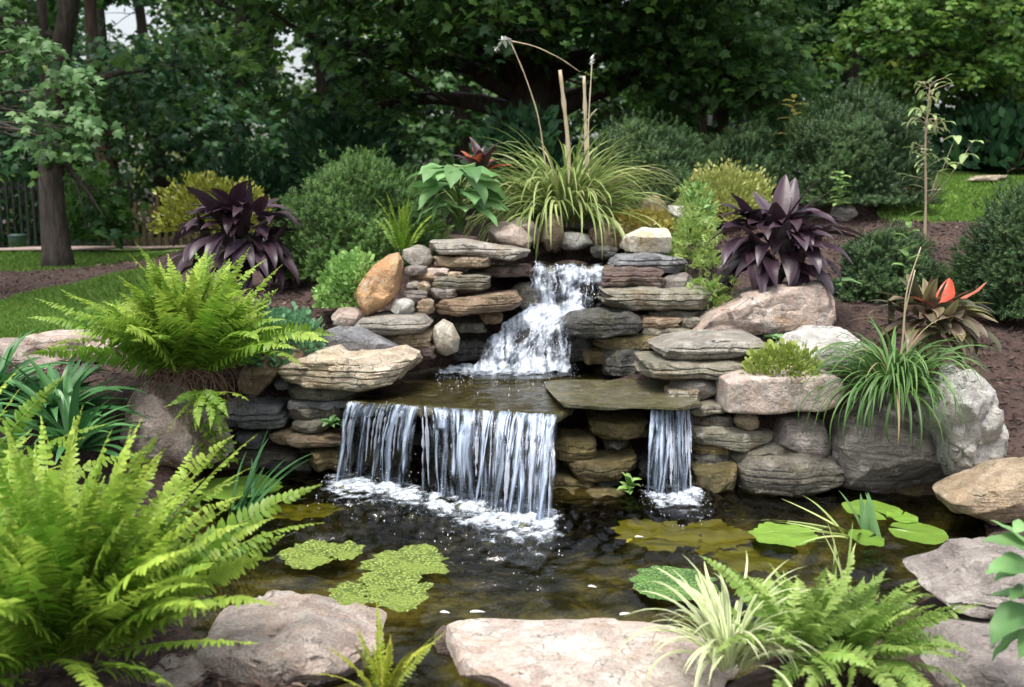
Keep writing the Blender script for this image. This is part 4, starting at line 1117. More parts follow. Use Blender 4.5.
# ------------------------------------------------------------------ plants
def strap(nb, base, az, elev, length, width, droop, shape='grass', seg=9, fold=.25, tint=.5, edge_tint=None, rng=None, power=1.3, tip_tint=None, wave=0.0, tip_az=0.0):
    """one arching blade; elevation falls from elev by droop along its length"""
    s = np.linspace(0, 1, seg + 1)
    el = elev - droop * s ** power
    azs = az + tip_az * s ** 2
    ds = length / seg
    dirs = np.column_stack([np.cos(azs) * np.cos(el), np.sin(azs) * np.cos(el), np.sin(el)])
    pts = np.asarray(base) + np.concatenate([[np.zeros(3)], np.cumsum((dirs[:-1] + dirs[1:]) * .5 * ds, 0)])
    side = np.column_stack([-np.sin(azs), np.cos(azs), np.zeros(seg + 1)])
    up = np.cross(dirs, side) * -1
    up = np.where(up[:, 2:3] < 0, -up, up) if False else np.cross(side, dirs) * -1
    if shape == 'grass': w = np.minimum(1, .55 + 1.6 * s) * (1 - s ** 2.2) ** .8
    elif shape == 'lance': w = np.sin(math.pi * np.clip(s * .96 + .04, 0, 1) ** .78) ** .85
    elif shape == 'leaf': w = np.sin(math.pi * np.clip(s * .97 + .03, 0, 1) ** .62) ** .75
    elif shape == 'heart': w = np.interp(s, [0, .08, .25, .45, .7, .9, 1], [.35, .85, 1, .92, .6, .22, .02])
    elif shape == 'iris': w = (1 - s ** 3) ** .9
    w = np.maximum(w, .02) * width * .5
    if rng is not None: side = norm(side + up * rng.normal() * .25)
    wv = wave * width * np.sin(s * 14 + az * 3)
    cols = (-1, -.5, 0, .5, 1) if edge_tint is not None or shape in ('lance', 'leaf', 'heart') else (-1, 0, 1)
    rows, tn = [], []
    for c in cols:
        rows.append(pts + side * (w * c)[:, None] + up * (abs(c) * fold * w + wv * c * np.sign(c) * abs(c))[:, None])
        t = np.full(seg + 1, tint) if not (edge_tint is not None and abs(c) > .4) else np.full(seg + 1, edge_tint)
        if edge_tint is None: t = t + (.12 if c == 0 else 0)
        if tip_tint is not None: t = t + (tip_tint - tint) * smooth(.55, 1, s)
        tn.append(t)
    v = np.stack(rows, 1).reshape(-1, 3); t = np.stack(tn, 1).ravel()
    nb.add(v, [grid_faces(seg + 1, len(cols))], t)
    return pts[-1], dirs[-1], pts

def fern_frond(base, az, elev, length, width, droop, pairs, rng, tint, mat, parent, fresh=.0, tip_az=0.0, out=None):
    s = np.linspace(0, 1, pairs)
    el = elev - droop * s ** 1.5
    azs = az + tip_az * s ** 1.5
    dirs = np.column_stack([np.cos(azs) * np.cos(el), np.sin(azs) * np.cos(el), np.sin(el)])
    pts = np.asarray(base) + np.concatenate([[np.zeros(3)], np.cumsum((dirs[:-1] + dirs[1:]) * .5 * length / (pairs - 1), 0)])
    side = np.column_stack([-np.sin(azs), np.cos(azs), np.zeros(pairs)])
    roll = rng.normal() * .55
    up = np.cross(dirs, side)
    side, up = side * math.cos(roll) + up * math.sin(roll), up * math.cos(roll) - side * math.sin(roll)
    L = width * np.minimum(1, .35 + 3.0 * s) * (1 - s ** 4) * (1 - .3 * s)
    L = np.maximum(L, width * .04)
    sp = length / (pairs - 1)
    nb = out if out is not None else NB()
    ts = tint + fresh * smooth(.35, 1, s)
    brown = rng.random() < .2
    for sg in (-1, 1):
        k = np.nonzero((s > .06) & (rng.random(pairs) > .05))[0]
        n_ = len(k)
        j = rng.normal(size=(n_, 3)) * .13
        pd = norm(side[k] * sg + dirs[k] * .28 + up[k] * (.05 - .30 * rng.random((n_, 1))) + j)
        wv = norm(dirs[k] + up[k] * (.25 * rng.normal(size=(n_, 1)) - .15))
        hw = sp * .66
        l_ = (L[k] * rng.uniform(.88, 1.08, n_))[:, None]
        p0 = pts[k]
        dn = up[k] * -.16 * l_
        a = p0 - wv * hw * .55; b = p0 + wv * hw * .6
        m0 = p0 + pd * l_ * .5 - wv * hw * .8 + dn * .1; m1 = p0 + pd * l_ * .5 + wv * hw * .75 + dn * .1
        q0 = p0 + pd * l_ * .82 - wv * hw * .5 + dn * .7; q1 = p0 + pd * l_ * .82 + wv * hw * .42 + dn * .7
        tip = p0 + pd * l_ + dn * 1.2
        v = np.stack([a, b, m0, m1, q0, q1, tip], 1).reshape(-1, 3)
        o = np.arange(n_)[:, None] * 7
        quads = np.concatenate([o + [0, 1, 3, 2], o + [2, 3, 5, 4]]); tri = o + [4, 5, 6]
        tv = np.repeat(ts[k] + rng.normal(size=n_) * .08, 7)
        tv += np.tile([-.1, -.1, 0, 0, .05, .05, .1 + (.9 if brown else 0)], n_)
        nb.add(v, [quads, tri], tv)
    w = np.linspace(.0022, .0008, pairs)
    rr = np.stack([pts - side * w[:, None], pts + up * w[:, None], pts + side * w[:, None]], 1).reshape(-1, 3)
    nb.add(rr, [grid_faces(pairs, 3)], 1.25)
    return nb.build("frond", mat, parent) if out is None else None

def fern(name, label, base, n, Lr, wr, rng_seed, mat, spread=.09, el=(15, 88), droop=(.7, 1.6), az_bias=None, pairs=34, fresh=.3, nest=0, inner=0):
    rng = np.random.default_rng(rng_seed)
    root = thing(name, label, "fern", base)
    ib = NB()
    for i in range(n + inner):
        f = (i + .5) / n if i < n else rng.uniform(.25, 1)
        az = rng.uniform(0, 2 * math.pi) if az_bias is None or rng.random() > az_bias[1] else az_bias[0] + rng.normal() * az_bias[2]
        e = R(el[0] + (el[1] - el[0]) * f ** .8 + rng.normal() * 5)
        L = rng.uniform(*Lr) * (1 - .15 * (f > .85)) * (1 if i < n else rng.uniform(.55, .85))
        b = np.array(base) + np.array([math.cos(az), math.sin(az), 0]) * spread * (1 - f) * rng.uniform(.4, 1.2) + [0, 0, rng.uniform(0, .04)]
        fern_frond(b, az + rng.normal() * .2, e, L, rng.uniform(*wr), rng.uniform(*droop) * (0.55 + .5 * (1 - f)), pairs, rng, rng.uniform(-.3, .85) * (.35 + .65 * f) , LEAF[mat], root, fresh, rng.normal() * .5, None if i < n else ib)
    if inner: tag(ib.build("foliage", LEAF[mat], root), kind="stuff")
    if nest:
        b = NB()
        for i in range(nest):
            az = rng.uniform(math.pi, 2 * math.pi)
            q = np.array(base) + [math.cos(az) * .12, math.sin(az) * .1, rng.uniform(-.02, .06)]
            L = rng.uniform(.12, .3)
            ts = np.linspace(0, 1, 9)
            pth_ = q + np.column_stack([math.cos(az) * L * .7 * ts + .03 * np.sin(ts * 6 + i), math.sin(az) * L * .5 * ts, .05 * np.sin(ts * 3) - L * 1.0 * ts ** 1.7]) + np.cumsum(rng.normal(size=(9, 3)) * .006, 0)
            tube(b, pth_, np.linspace(.004, .0015, 9), 4, rng.random())
        b.build("dry_root", LEAF['root'], root)
    return root

F1B = P(192, 372, 5.25)
fern("fern", "big lime green fern above the pink boulder, with bare dry roots", F1B, 100, (.52, .77), (.08, .108), 1, 'fern', .18, (26, 88), (.35, 1.15), None, 40, .35, 70, 120)
F2B = P(60, 640, 2.75)
fern("fern", "huge lime green fern filling the bottom corner by the water", F2B + [0, 0, -.05], 100, (.46, .78), (.056, .082), 2, 'fern', .18, (22, 88), (.3, 1.05), (0.1, .35, .8), 42, .4, 0, 120)
F2C = P(-70, 560, 3.3)
fern("fern", "lime green fern behind the huge one, mostly cut by the photo's edge", F2C, 60, (.5, .75), (.05, .068), 3, 'fern', .1, (20, 86), (.4, 1.0), (0.0, .4, .9), 42, .3, 0, 40)
fern("fern", "low pale fern beside the white striped grass", P(850, 655, 2.85), 74, (.19, .34), (.032, .048), 5, 'fern2', .13, (8, 75), (.6, 1.3), None, 32, .35)
fern("fern", "second low pale fern nearer the striped grass", P(800, 655, 2.8), 30, (.22, .38), (.032, .045), 6, 'fern2', .08, (15, 80), (.6, 1.3), None, 24, .3)
fern("fern", "small yellow green fern sprouting between the two near boulders", P(383, 702, 2.75), 17, (.14, .27), (.016, .024), 7, 'yfern', .03, (45, 88), (.2, .8), None, 24, .2)
fern("fern", "small upright sword fern between the juniper and the stack", P(402, 253, 6.9), 26, (.25, .42), (.022, .03), 8, 'fern', .08, (45, 86), (.4, 1.1), None, 26, .2)
fern("fern", "small fern hanging under the big fern's dry roots", P(205, 395, 5.05), 12, (.2, .4), (.03, .04), 9, 'fern', .05, (-50, 10), (.5, .9), (-1.4, .8, .6), 22, .2)

# --- grasses
def grass_clump(name, label, base, n, Lr, width, el, droop, mat, seed, spread=.1, cat="grass clump", dry=.06, shape='grass', seg=10, power=1.4, az_bias=None, part="foliage"):
    rng = np.random.default_rng(seed)
    root = thing(name, label, cat, base)
    b = NB()
    for i in range(n):
        az = rng.uniform(0, 2 * math.pi) if az_bias is None or rng.random() > az_bias[1] else az_bias[0] + rng.normal() * az_bias[2]
        e = R(rng.uniform(*el)); f = (math.degrees(e) - el[0]) / (el[1] - el[0])
        q = np.array(base) + np.array([math.cos(az), math.sin(az), 0]) * spread * rng.random() ** .5 * (1.1 - .6 * f)
        d = rng.random() < dry
        strap(b, q, az + rng.normal() * .25, e, rng.uniform(*Lr), width * rng.uniform(.75, 1.2), rng.uniform(*droop), shape, seg, .3, 1.6 + .4 * rng.random() if d else rng.random(), None, rng, power, None, 0, rng.normal() * .35)
    b.build(part, LEAF[mat], root)
    return root
dl = grass_clump("daylily", "tall arching pale green daylily clump with dry canes at the top", P(566, 222, 7.75), 540, (.55, 1.05), .026, (18, 88), (1.0, 2.5), 'grass', 11, .26, "plant", .05)
# its dry canes and the bent flower stalk
def cane(pts, r, name="cane", mat='cane', parent=dl, tint=.5, sides=7):
    b = NB(); q = np.array(pts)
    tt_ = np.linspace(0, 1, 14); k = np.linspace(0, 1, len(q))
    q2 = np.column_stack([np.interp(tt_, k, q[:, c]) for c in range(3)])
    q2 = np.array([np.mean(q2[max(0, i - 1):i + 2], 0) if 0 < i < 13 else q2[i] for i in range(14)])
    tube(b, q2, np.interp(tt_, [0, 1], r) * (1 + .3 * ((np.arange(14) % 4) == 2) + .12 * np.sin(np.arange(14) * 2.7)), sides, tint)
    return b.build(name, LEAF[mat], parent)
Yd = 7.75
cane([P(571, 215, Yd), P(568, 140, Yd), P(560, 70, Yd)], (.017, .014), tint=.3)
cane([P(588, 215, Yd + .05), P(586, 140, Yd + .05), P(584, 76, Yd + .05)], (.017, .012), tint=.6)
cane([P(587, 122, Yd + .04), P(592, 114, Yd), P(597, 109, Yd)], (.007, .004), tint=.8)
cane([P(590, 215, Yd - .1), P(588, 130, Yd - .1), P(592, 62, Yd - .1)], (.005, .004), tint=.7)
cane([P(551, 215, Yd - .2), P(540, 120, Yd - .2), P(525, 75, Yd - .2), P(511, 43, Yd - .2)], (.006, .004), "stalk", tint=.2)
cane([P(511, 41, Yd - .2), P(535, 46, Yd - .15), P(560, 58, Yd - .1), P(580, 72, Yd)], (.005, .003), "stalk", tint=.3)
b = NB(); rngf = np.random.default_rng(8)
for q, s_ in ((P(504, 41, Yd - .2), .035), (P(497, 48, Yd - .2), .02), (P(510, 39, Yd - .2), .025)):
    for k in range(7):
        strap(b, q, rngf.uniform(0, 6.28), R(rngf.uniform(-60, 60)), s_ * 1.7, s_ * .9, .6, 'leaf', 5, .2, rngf.random())
b.build("dried_flower", LEAF['petal'], dl)
b = NB()
for k in range(9):
    strap(b, P(592, 66 - k * 1.2, Yd - .1), rngf.uniform(0, 6.28), R(50), .04, .02, .6, 'leaf', 5, .2, rngf.random())
b.build("seed_head", LEAF['petal'], dl)

lr = grass_clump("strappy_grass", "dark green strappy grass spilling over the broad grey boulder", P(893, 390, 5.15), 320, (.36, .62), .016, (15, 86), (1.6, 3.0), 'lirio', 12, .15, "plant", .07, seg=12)
cane([P(896, 392, 5.15), P(903, 340, 5.12), P(906, 290, 5.1), P(921, 247, 5.1)], (.006, .003), "flower_stalk", parent=lr, tint=.2)
cane([P(905, 385, 5.15), P(908, 350, 5.15), P(903, 320, 5.13), P(915, 270, 5.1)], (.004, .003), "flower_stalk", parent=lr, tint=.6)
# striped grass with separate leaves
def striped(label, base, n, seed):
    rng = np.random.default_rng(seed)
    root = thing("spider_plant", label, "plant", base)
    for i in range(n):
        az = rng.uniform(0, 2 * math.pi); e = R(rng.uniform(42, 88))
        q = np.array(base) + np.array([math.cos(az), math.sin(az), 0]) * .06 * rng.random()
        b = NB()
        strap(b, q, az, e, rng.uniform(.22, .43), rng.uniform(.012, .018), rng.uniform(1.0, 2.6), 'grass', 12, .3, .4 + .5 * rng.random(), 1.8 + .2 * rng.random(), rng, 1.5, None, 0, rng.normal() * .4)
        b.build("leaf", LEAF['vari'], root)
striped("white striped grassy plant arching over the pale near boulder", P(728, 665, 2.85), 100, 13)

# --- broad leaved plants, each leaf a part
def leaf_plant(name, label, base, leaves, mat, cat="plant", petiole=None, seed=1, shape='lance', fold=.35, stem_mat='stem', alt=None):
    """leaves: rows of (azimuth deg, elevation deg, length, width, droop, height along stem, tint)"""
    rng = np.random.default_rng(seed)
    root = thing(name, label, cat, base)
    for row in leaves:
        az, el, L, w, dr, hgt, tint = row[:7]
        q = np.array(base) + [0, 0, hgt]
        if petiole:
            pl = petiole * rng.uniform(.6, 1.2)
            a = R(az)
            tipq = q + np.array([math.cos(a) * pl * .75, math.sin(a) * pl * .75, pl * .8])
            b = NB(); tube(b, [q, q + (tipq - q) * .5 + [0, 0, pl * .12], tipq], (.005, .004, .003), 5, .3)
            holder = b.build("leaf_stalk", LEAF[stem_mat], root)
            q = tipq
        else: holder = root
        b = NB()
        strap(b, q, R(az), R(el), L, w, dr, shape, 12, fold, tint, None, rng, 1.4, None, .035, rng.normal() * .25)
        m = row[7] if len(row) > 7 else mat
        b.build("leaf", LEAF[m], holder)
    return root
def mound_leaves(name, label, base, n, rad, L, W, seed, mat='canna'):
    """loose mound: leaves leave several short stems, the outer and lower ones hang, a few upper ones stand"""
    rng = np.random.default_rng(seed)
    root = thing(name, label, "plant", base)
    b = NB()
    for k in range(7):
        a = rng.uniform(0, 6.28); e = np.array(base) + [math.cos(a) * rad[0] * .6, math.sin(a) * rad[1] * .6, rad[2] * rng.uniform(.5, .75)]
        tube(b, [base, (np.array(base) + e) / 2 + [0, 0, .03], e], (.012, .009, .006), 6, rng.random())
    b.build("stem", LEAF[mat], root)
    for i in range(n):
        z = rng.random() ** .85
        a = rng.uniform(0, 6.28) if rng.random() < .45 else -1.57 + rng.normal() * .8
        rr_ = (math.sqrt(max(1 - z * z, 0)) * .85 + .15) * rng.uniform(.35, 1)
        q = np.array(base) + [math.cos(a) * rad[0] * rr_, math.sin(a) * rad[1] * rr_, rad[2] * (.15 + .85 * z)]
        el = R(-45 + 85 * z + rng.normal() * 16) if rng.random() > .12 else R(rng.uniform(45, 85))
        b = NB()
        strap(b, q, a + rng.normal() * .4, el, rng.uniform(*L), rng.uniform(*W), rng.uniform(.4, 1.5) * (1 if el < R(45) else .3), 'leaf', 12, .25, (t0_ := rng.random() ** 1.4 + (rng.random() if rng.random() < .12 else 0)), t0_ + .35, rng, 1.3, None, .03 * rng.random(), rng.normal() * .5)
        b.build("leaf", LEAF[mat], root)
    return root
def canna_leaves(n, seed, L=(.34, .52), W=(.085, .12), h=.4, top=80):
    rng = np.random.default_rng(seed); out = []
    for i in range(n):
        f = i / n
        az = (i * 137.5 + rng.normal() * 15) % 360
        el = -40 + (top + 40) * f ** 1.5 + rng.normal() * 9
        out.append((az, el, rng.uniform(*L) * (1 - .2 * (f > .9)), rng.uniform(*W), rng.uniform(.7, 1.5) * (1 - .6 * f), .1 + h * f, rng.random() ** 1.5 + (1.0 * rng.random() if rng.random() < .12 else 0)))
    return out
mound_leaves("cordyline", "dark purple broad leaved plant on the pinkish brown boulder", P(776, 288, 6.45), 100, (.33, .24, .46), (.25, .37), (.085, .125), 21)
mound_leaves("cordyline", "dark purple broad leaved plant behind the big lime fern", P(246, 278, 7.2), 100, (.33, .24, .52), (.26, .38), (.08, .12), 22)
rng = np.random.default_rng(31)
cl = [((i * 137.5) % 360, rng.uniform(-5, 65), rng.uniform(.30, .44), rng.uniform(.09, .13), rng.uniform(.4, 1.3), .06 + .22 * rng.random(), rng.random() + (rng.random() if rng.random() < .35 else 0)) for i in range(44)]
cl += [(50, 44, .34, .12, -.1, .26, .1, 'red'), (10, 24, .40, .075, -.2, .24, .95, 'red'), (160, 50, .20, .08, .6, .26, 1.0, 'red'), (75, 55, .30, .09, .2, .22, .3, 'canna'), (20, 45, .34, .07, .2, .22, .6, 'canna')]
cr = mound_leaves("croton_plant", "bronze leaved plant with one bright red leaf behind the strappy grass", P(928, 345, 5.8), 90, (.24, .16, .23), (.19, .31), (.055, .09), 31, 'croton')
for az_, el_, L_, w_, dr_, ti_ in ((50, 40, .30, .13, -.1, .1), (8, 26, .36, .085, -.2, .95), (165, 48, .20, .09, .7, 1.0), (110, 60, .22, .08, .5, .4)):
    b = NB(); strap(b, P(938, 315, 5.72), R(az_), R(el_), L_, w_, dr_, 'leaf', 12, .25, ti_, None, rng, 1.4, None, .05, .2)
    tag(b.build("leaf", LEAF['red'], cr), 'bright red leaf' if ti_ < .2 else 'pinkish red leaf')
leaf_plant("red_leaf_plant", "small reddish purple plant behind the broad green leaves", P(480, 178, 7.5), [((i * 137.5) % 360, 30 + 45 * rng.random(), .26, .07, .6, .1 * rng.random(), rng.random(), 'canna' if i % 3 else 'red') for i in range(16)], 'canna', seed=32)
hl = [((i * 97) % 360, rng.uniform(-35, 15), rng.uniform(.2, .3), rng.uniform(.12, .19), rng.uniform(.4, 1.0), .12 + .30 * rng.random(), rng.random()) for i in range(34)]
leaf_plant("broad_leaf_plant", "light green plant with big heart shaped leaves left of the tall daylily", P(460, 246, 7.0), hl, 'broad', petiole=.2, seed=33, shape='heart', fold=.15)
dk = [((i * 137.5) % 360, rng.uniform(15, 75), rng.uniform(.32, .54), rng.uniform(.042, .06), rng.uniform(.5, 1.5), .02, rng.random()) for i in range(60)]
leaf_plant("strap_leaf_plant", "dark green strap leaved plant below the lawn edging", P(58, 428, 4.95), dk, 'dark', seed=34)
leaf_plant("strap_leaf_plant", "dark green strap leaved plant cut by the photo's edge below the lawn", P(-5, 408, 5.1), [(r_[0] + 30,) + r_[1:] for r_ in dk[:44]], 'dark', seed=35)
bl = [(205, 12, .13, .09, .6, .2, .5), (180, -5, .12, .08, .5, .26, .8), (240, 5, .13, .09, .6, .34, .6), (160, 0, .12, .08, .4, .16, .4), (220, -30, .13, .09, .5, .02, .7), (190, 5, .17, .11, .5, .30, .6), (165, 20, .15, .10, .7, .36, .9), (200, -25, .19, .12, .5, .10, .3), (230, -10, .16, .11, .6, .22, .5), (150, 40, .13, .08, .5, .36, .8), (260, -30, .17, .11, .4, .14, .6), (300, 10, .16, .1, .6, .3, .4), (210, 25, .13, .09, .7, .42, 1.0), (40, 20, .15, .1, .6, .32, .7), (175, -40, .15, .1, .3, .0, .4)]
leaf_plant("strap_leaf_plant", "dark green strap leaved plant lowest on the bank behind the huge lime fern", P(74, 458, 4.7), [(r_[0] + 70,) + r_[1:] for r_ in dk[:40]], 'dark', seed=44)
leaf_plant("broad_leaf_plant", "leafy green plant leaning in at the edge over the layered boulder", P(1046, 655, 2.75), [(r_[0], r_[1], r_[2] * .85, r_[3] * .85, r_[4], r_[5] * .68, r_[6]) for r_ in bl], 'broad', petiole=.12, seed=36, shape='heart', fold=.2)
leaf_plant("small_leafy_plant", "pair of bright green leaves under the purple plant's edge", P(835, 287, 6.3), [(180, 10, .16, .08, .6, .03, .5), (0, 12, .17, .09, .7, .03, .7), (270, 10, .1, .06, .6, .02, .4)], 'broad', seed=37, shape='heart')
leaf_plant("small_leafy_plant", "tiny seedling between the pinkish brown and whitish boulders", P(778, 342, 5.85), [((i * 137) % 360, 30, .1, .05, .8, .01, rng.random()) for i in range(9)], 'broad', seed=38, shape='leaf')
leaf_plant("small_leafy_plant", "bright green tuft on the wet stones between the falls", P(629, 492, 5.08), [((i * 137) % 360, 20 + 50 * rng.random(), .075, .035, .9, .05 * rng.random(), rng.random()) for i in range(16)], 'sedum', seed=39, shape='leaf')
leaf_plant("small_leafy_plant", "tiny green tuft growing from the thin slabs of the wall", P(331, 428, 5.42), [((i * 137) % 360, 10 + 50 * rng.random(), .07, .03, .9, .04 * rng.random(), rng.random()) for i in range(14)], 'broad', seed=40, shape='leaf')
leaf_plant("leafy_stem_plant", "upright light green leafy stems behind the bronze plant", P(905, 290, 6.2), [((i * 137) % 360, 25 + 20 * rng.random(), .10, .04, .7, .035 * i, rng.random()) for i in range(14)], 'sedum', seed=41, shape='leaf')
leaf_plant("variegated_plant", "yellow leaved sapling in front of the dark trees by the big yew", P(792, 150, 10.5), [((i * 137) % 360, 5 + 20 * rng.random(), .17, .06, .5, .035 * i, rng.random()) for i in range(16)], 'gold', seed=42, shape='leaf')
leaf_plant("leafy_stem_plant", "yellow green leafy stems in front of the big yew", P(840, 205, 8.8), [((i * 137) % 360, 10 + 25 * rng.random(), .11, .055, .7, .03 * (i % 10), .6 + .6 * rng.random()) for i in range(22)], 'sedum', seed=43, shape='leaf')

# tall sparse weedy sapling by the far lawn
tw = thing("thin_sapling", "tall thin half bare sapling in front of the far lawn", "sapling", P(924, 262, 7.4))
stem = [P(924, 262, 7.4), P(926, 200, 7.4), P(925, 140, 7.4), P(930, 84, 7.4)]
cane(stem, (.012, .004), "stem", parent=tw, tint=.3)
rng = np.random.default_rng(51)
b = NB(); b2 = NB()
for i in range(46):
    h = rng.uniform(.25, 1.0) ** .7
    q = np.array([np.interp(h, np.linspace(0, 1, 4), np.array(stem)[:, k]) for k in range(3)])
    az = rng.uniform(0, 6.28); L = rng.uniform(.04, .16)
    e = q + [math.cos(az) * L, math.sin(az) * L, L * rng.uniform(-.2, .7)]
    tube(b2, [q, (q + e) / 2 + [0, 0, .01], e], (.003, .002, .0015), 4, .5)
    for _ in range(2): strap(b, e, az + rng.normal(), R(rng.uniform(-50, 40)), rng.uniform(.05, .1), rng.uniform(.02, .035), rng.uniform(.4, 1.4), 'leaf', 6, .3, rng.random() + (.8 if rng.random() < .4 else 0))
q0 = P(926, 205, 7.4)
for (x, y) in [(958, 132), (975, 138), (968, 150), (950, 160), (940, 168)]:
    e = P(x - 2, y + 4, 7.35); tube(b2, [q0, (q0 + e) / 2 + [0, 0, -.02], e], (.003, .002, .0015), 4, .5)
    for _ in range(2): strap(b, e, rng.uniform(0, 6.28), R(rng.uniform(-30, 30)), .11, .06, .7, 'leaf', 6, .3, .6 + .4 * rng.random())
b.build("foliage", leaf_mat("pale_sapling_leaf", (0.20,0.32,0.10), (0.36,0.46,0.2), (0.5,0.45,0.3), 0.35), tw)
b2.build("twig", LEAF['cane'], tw)

# --- groundcovers and low mounds
def leaf_tmpl(kind):
    if kind == 'oval':
        v = np.array([(0,0,0),(.28,.35,.05),(.22,.75,.03),(0,1,-.05),(-.22,.75,.03),(-.28,.35,.05),(0,.5,-.02)])
        f = [[(0,1,6),(1,2,6),(2,3,6),(3,4,6),(4,5,6),(5,0,6)]]
    elif kind == 'round':
        a = np.linspace(0, 2 * math.pi, 8, endpoint=False)
        v = np.concatenate([np.column_stack([.42 * np.sin(a), .5 - .5 * np.cos(a), .06 * np.cos(2 * a)]), [(0, .5, -.04)]])
        f = [[(i, (i + 1) % 8, 8) for i in range(8)]]
    elif kind == 'maple':
        o = [(0,0),(.22,-.02),(.5,.12),(.36,.28),(.58,.55),(.26,.56),(0,1.0),(-.26,.56),(-.58,.55),(-.36,.28),(-.5,.12),(-.22,-.02)]
        v = np.array([(x, y, -.22 * abs(x) - .12 * y * y + .03 * math.sin(9 * x)) for x, y in o] + [(0, .34, .05)])
        n_ = len(o)
        f = [[(i, (i + 1) % n_, n_) for i in range(n_)]]
    elif kind == 'spray':     # compound leaf: a stalk with leaflets, reads as finely cut foliage
        v, f3 = [], []
        for k, y in enumerate((.12, .32, .52, .72)):
            for sg in (-1, 1):
                b0 = len(v); l_ = .42 * (1 - .5 * abs(y - .4))
                v += [(0, y, 0), (sg * l_ * .5, y + .02, .03), (sg * l_, y + .16, -.08), (sg * l_ * .5, y + .18, .0)]
                f3 += [(b0, b0 + 1, b0 + 2, b0 + 3)] if sg > 0 else [(b0 + 3, b0 + 2, b0 + 1, b0)]
        b0 = len(v); v += [(-.1, .8, 0), (.1, .8, 0), (0, 1.1, -.08), (0, .7, .02)]; f3.append((b0, b0 + 3, b0 + 1, b0 + 2))
        v = np.array(v, dtype=float); f = [f3]
    elif kind == 'needle':    # yew or juniper sprig
        v, f3 = [], []
        r_ = np.random.default_rng(3)
        for k in range(16):
            y = k / 16 * .8; a = k * 2.4
            d = np.array([math.cos(a) * .33, .22, math.sin(a) * .33]); w = np.array([.05 * -math.sin(a), .02, .05 * math.cos(a)])
            p_ = np.array([0, y, -.1 * y * y]); b0 = len(v)
            v += [p_ - w, p_ + w, p_ + d * (1.1 - .5 * y)]; f3.append((b0, b0 + 1, b0 + 2))
        b0 = len(v); v += [(-.04, 0, 0), (.04, 0, 0), (0, 1.05, -.12)]; f3.append((b0, b0 + 1, b0 + 2))
        v = np.array(v, dtype=float); f = [f3]
    elif kind == 'spike':
        v = np.array([(-.11,0,0),(.11,0,0),(.13,.45,.05),(-.13,.45,.05),(0,1,-.1)], dtype=float); f = [[(0,1,2,3)],[(3,2,4)]]
    return v, f
TMPL = {k: leaf_tmpl(k) for k in ('oval', 'round', 'maple', 'spray', 'needle', 'spike')}
def put_leaves(nb, kind, pos, fwd, up, size, tint):
    v, f = TMPL[kind]
    scatter(nb, v, f, frames(fwd, up), pos, size, tint)

def mound(name, label, cat, lo_px, Y, depth, mat, kind, size, n, seed, lumps=.18, group=None, flat=.0, shag=.35, cover=None, stem=True, dens_inner=.3):
    """lumpy bush: leaves in a shell around an uneven dome that fills the pixel box (x0, y0, x1, y1) at distance Y"""
    rng = np.random.default_rng(seed)
    x0, y0, x1, y1 = lo_px
    a, b_ = P(x0, y1, Y), P(x1, y0, Y)
    rx, rz = (b_[0] - a[0]) / 2, (b_[2] - a[2])
    c = np.array([(a[0] + b_[0]) / 2, Y, a[2]])
    ry = depth / 2
    root = thing(name, label, cat, c, group)
    d = norm(rng.normal(size=(n * 2, 3))); d = d[d[:, 2] > -.25][:n]
    off = Vector(tuple(rng.random(3) * 40))
    lump_ = np.array([mnoise.fractal(Vector(q) * 2.0 + off, .9, 2.2, 3, noise_basis='PERLIN_ORIGINAL') for q in d])
    rr = (1 + lumps * lump_ * 1.6) * np.where(rng.random(len(d)) < dens_inner, rng.uniform(.5, .9, len(d)), rng.uniform(.86, 1.03, len(d)))
    stray = rng.random(len(d)) < .05
    rr = np.where(stray, rng.uniform(1.02, 1.22, len(d)), rr)
    gap = (lump_ < -.28) & (rng.random(len(d)) < .75)
    rr = np.where(gap, rr * rng.uniform(.55, .9, len(d)), rr)
    e = 2.4
    sup = (np.abs(d[:, 0]) ** e + np.abs(d[:, 1]) ** e + np.abs(d[:, 2]) ** e) ** (-1 / e)
    pos = c + d * sup[:, None] * rr[:, None] * [rx, ry, rz * .96]
    pos[:, 2] = np.maximum(pos[:, 2], c[2] - .02)
    fwd = norm(d * [1 / rx, 1 / ry, 1 / max(rz, .05)] * min(rx, rz) + [0, 0, .45 - flat] + rng.normal(size=d.shape) * shag)
    up = norm(d + rng.normal(size=d.shape) * .5 + [0, 0, .4])
    t = np.clip(.45 + .5 * lump_ + rng.normal(size=len(d)) * .22, 0, 1.4)
    nb = NB(); put_leaves(nb, kind, pos, fwd, up, rng.uniform(.7, 1.25, len(d)) * size, t)
    nb.build("foliage", LEAF[mat], root)
    if stem:
        b2 = NB()
        for k in range(9):
            q = d[k * 7]; tube(b2, [c + [rng.normal() * .006, rng.normal() * .006, -.03], c + q * [rx * .4, ry * .4, rz * .45], c + q * [rx * .8, ry * .8, rz * .8]], (.014, .009, .004), 5, rng.random())
        b2.build("branch", LEAF['root'], root)
    return root
mound("yew_bush", "large rounded dark yew in front of the far lawn", "bush", (784,97,922,200), 10.0, 1.5, 'yew', 'needle', .085, 9000, 61, .16, dens_inner=.2)
mound("yew_bush", "dark yew behind the tall daylily clump", "bush", (588,126,704,208), 9.6, 1.2, 'yew', 'needle', .08, 6500, 62, .16)
mound("juniper_bush", "low dark juniper spreading between the two yews", "bush", (690,138,800,200), 10.6, 1.3, 'yew', 'needle', .1, 4200, 63, .25)
mound("yew_bush", "dark green yew cut by the photo's edge above the mulch", "bush", (970,194,1090,306), 6.9, 1.0, 'yew', 'needle', .065, 8000, 64, .15)
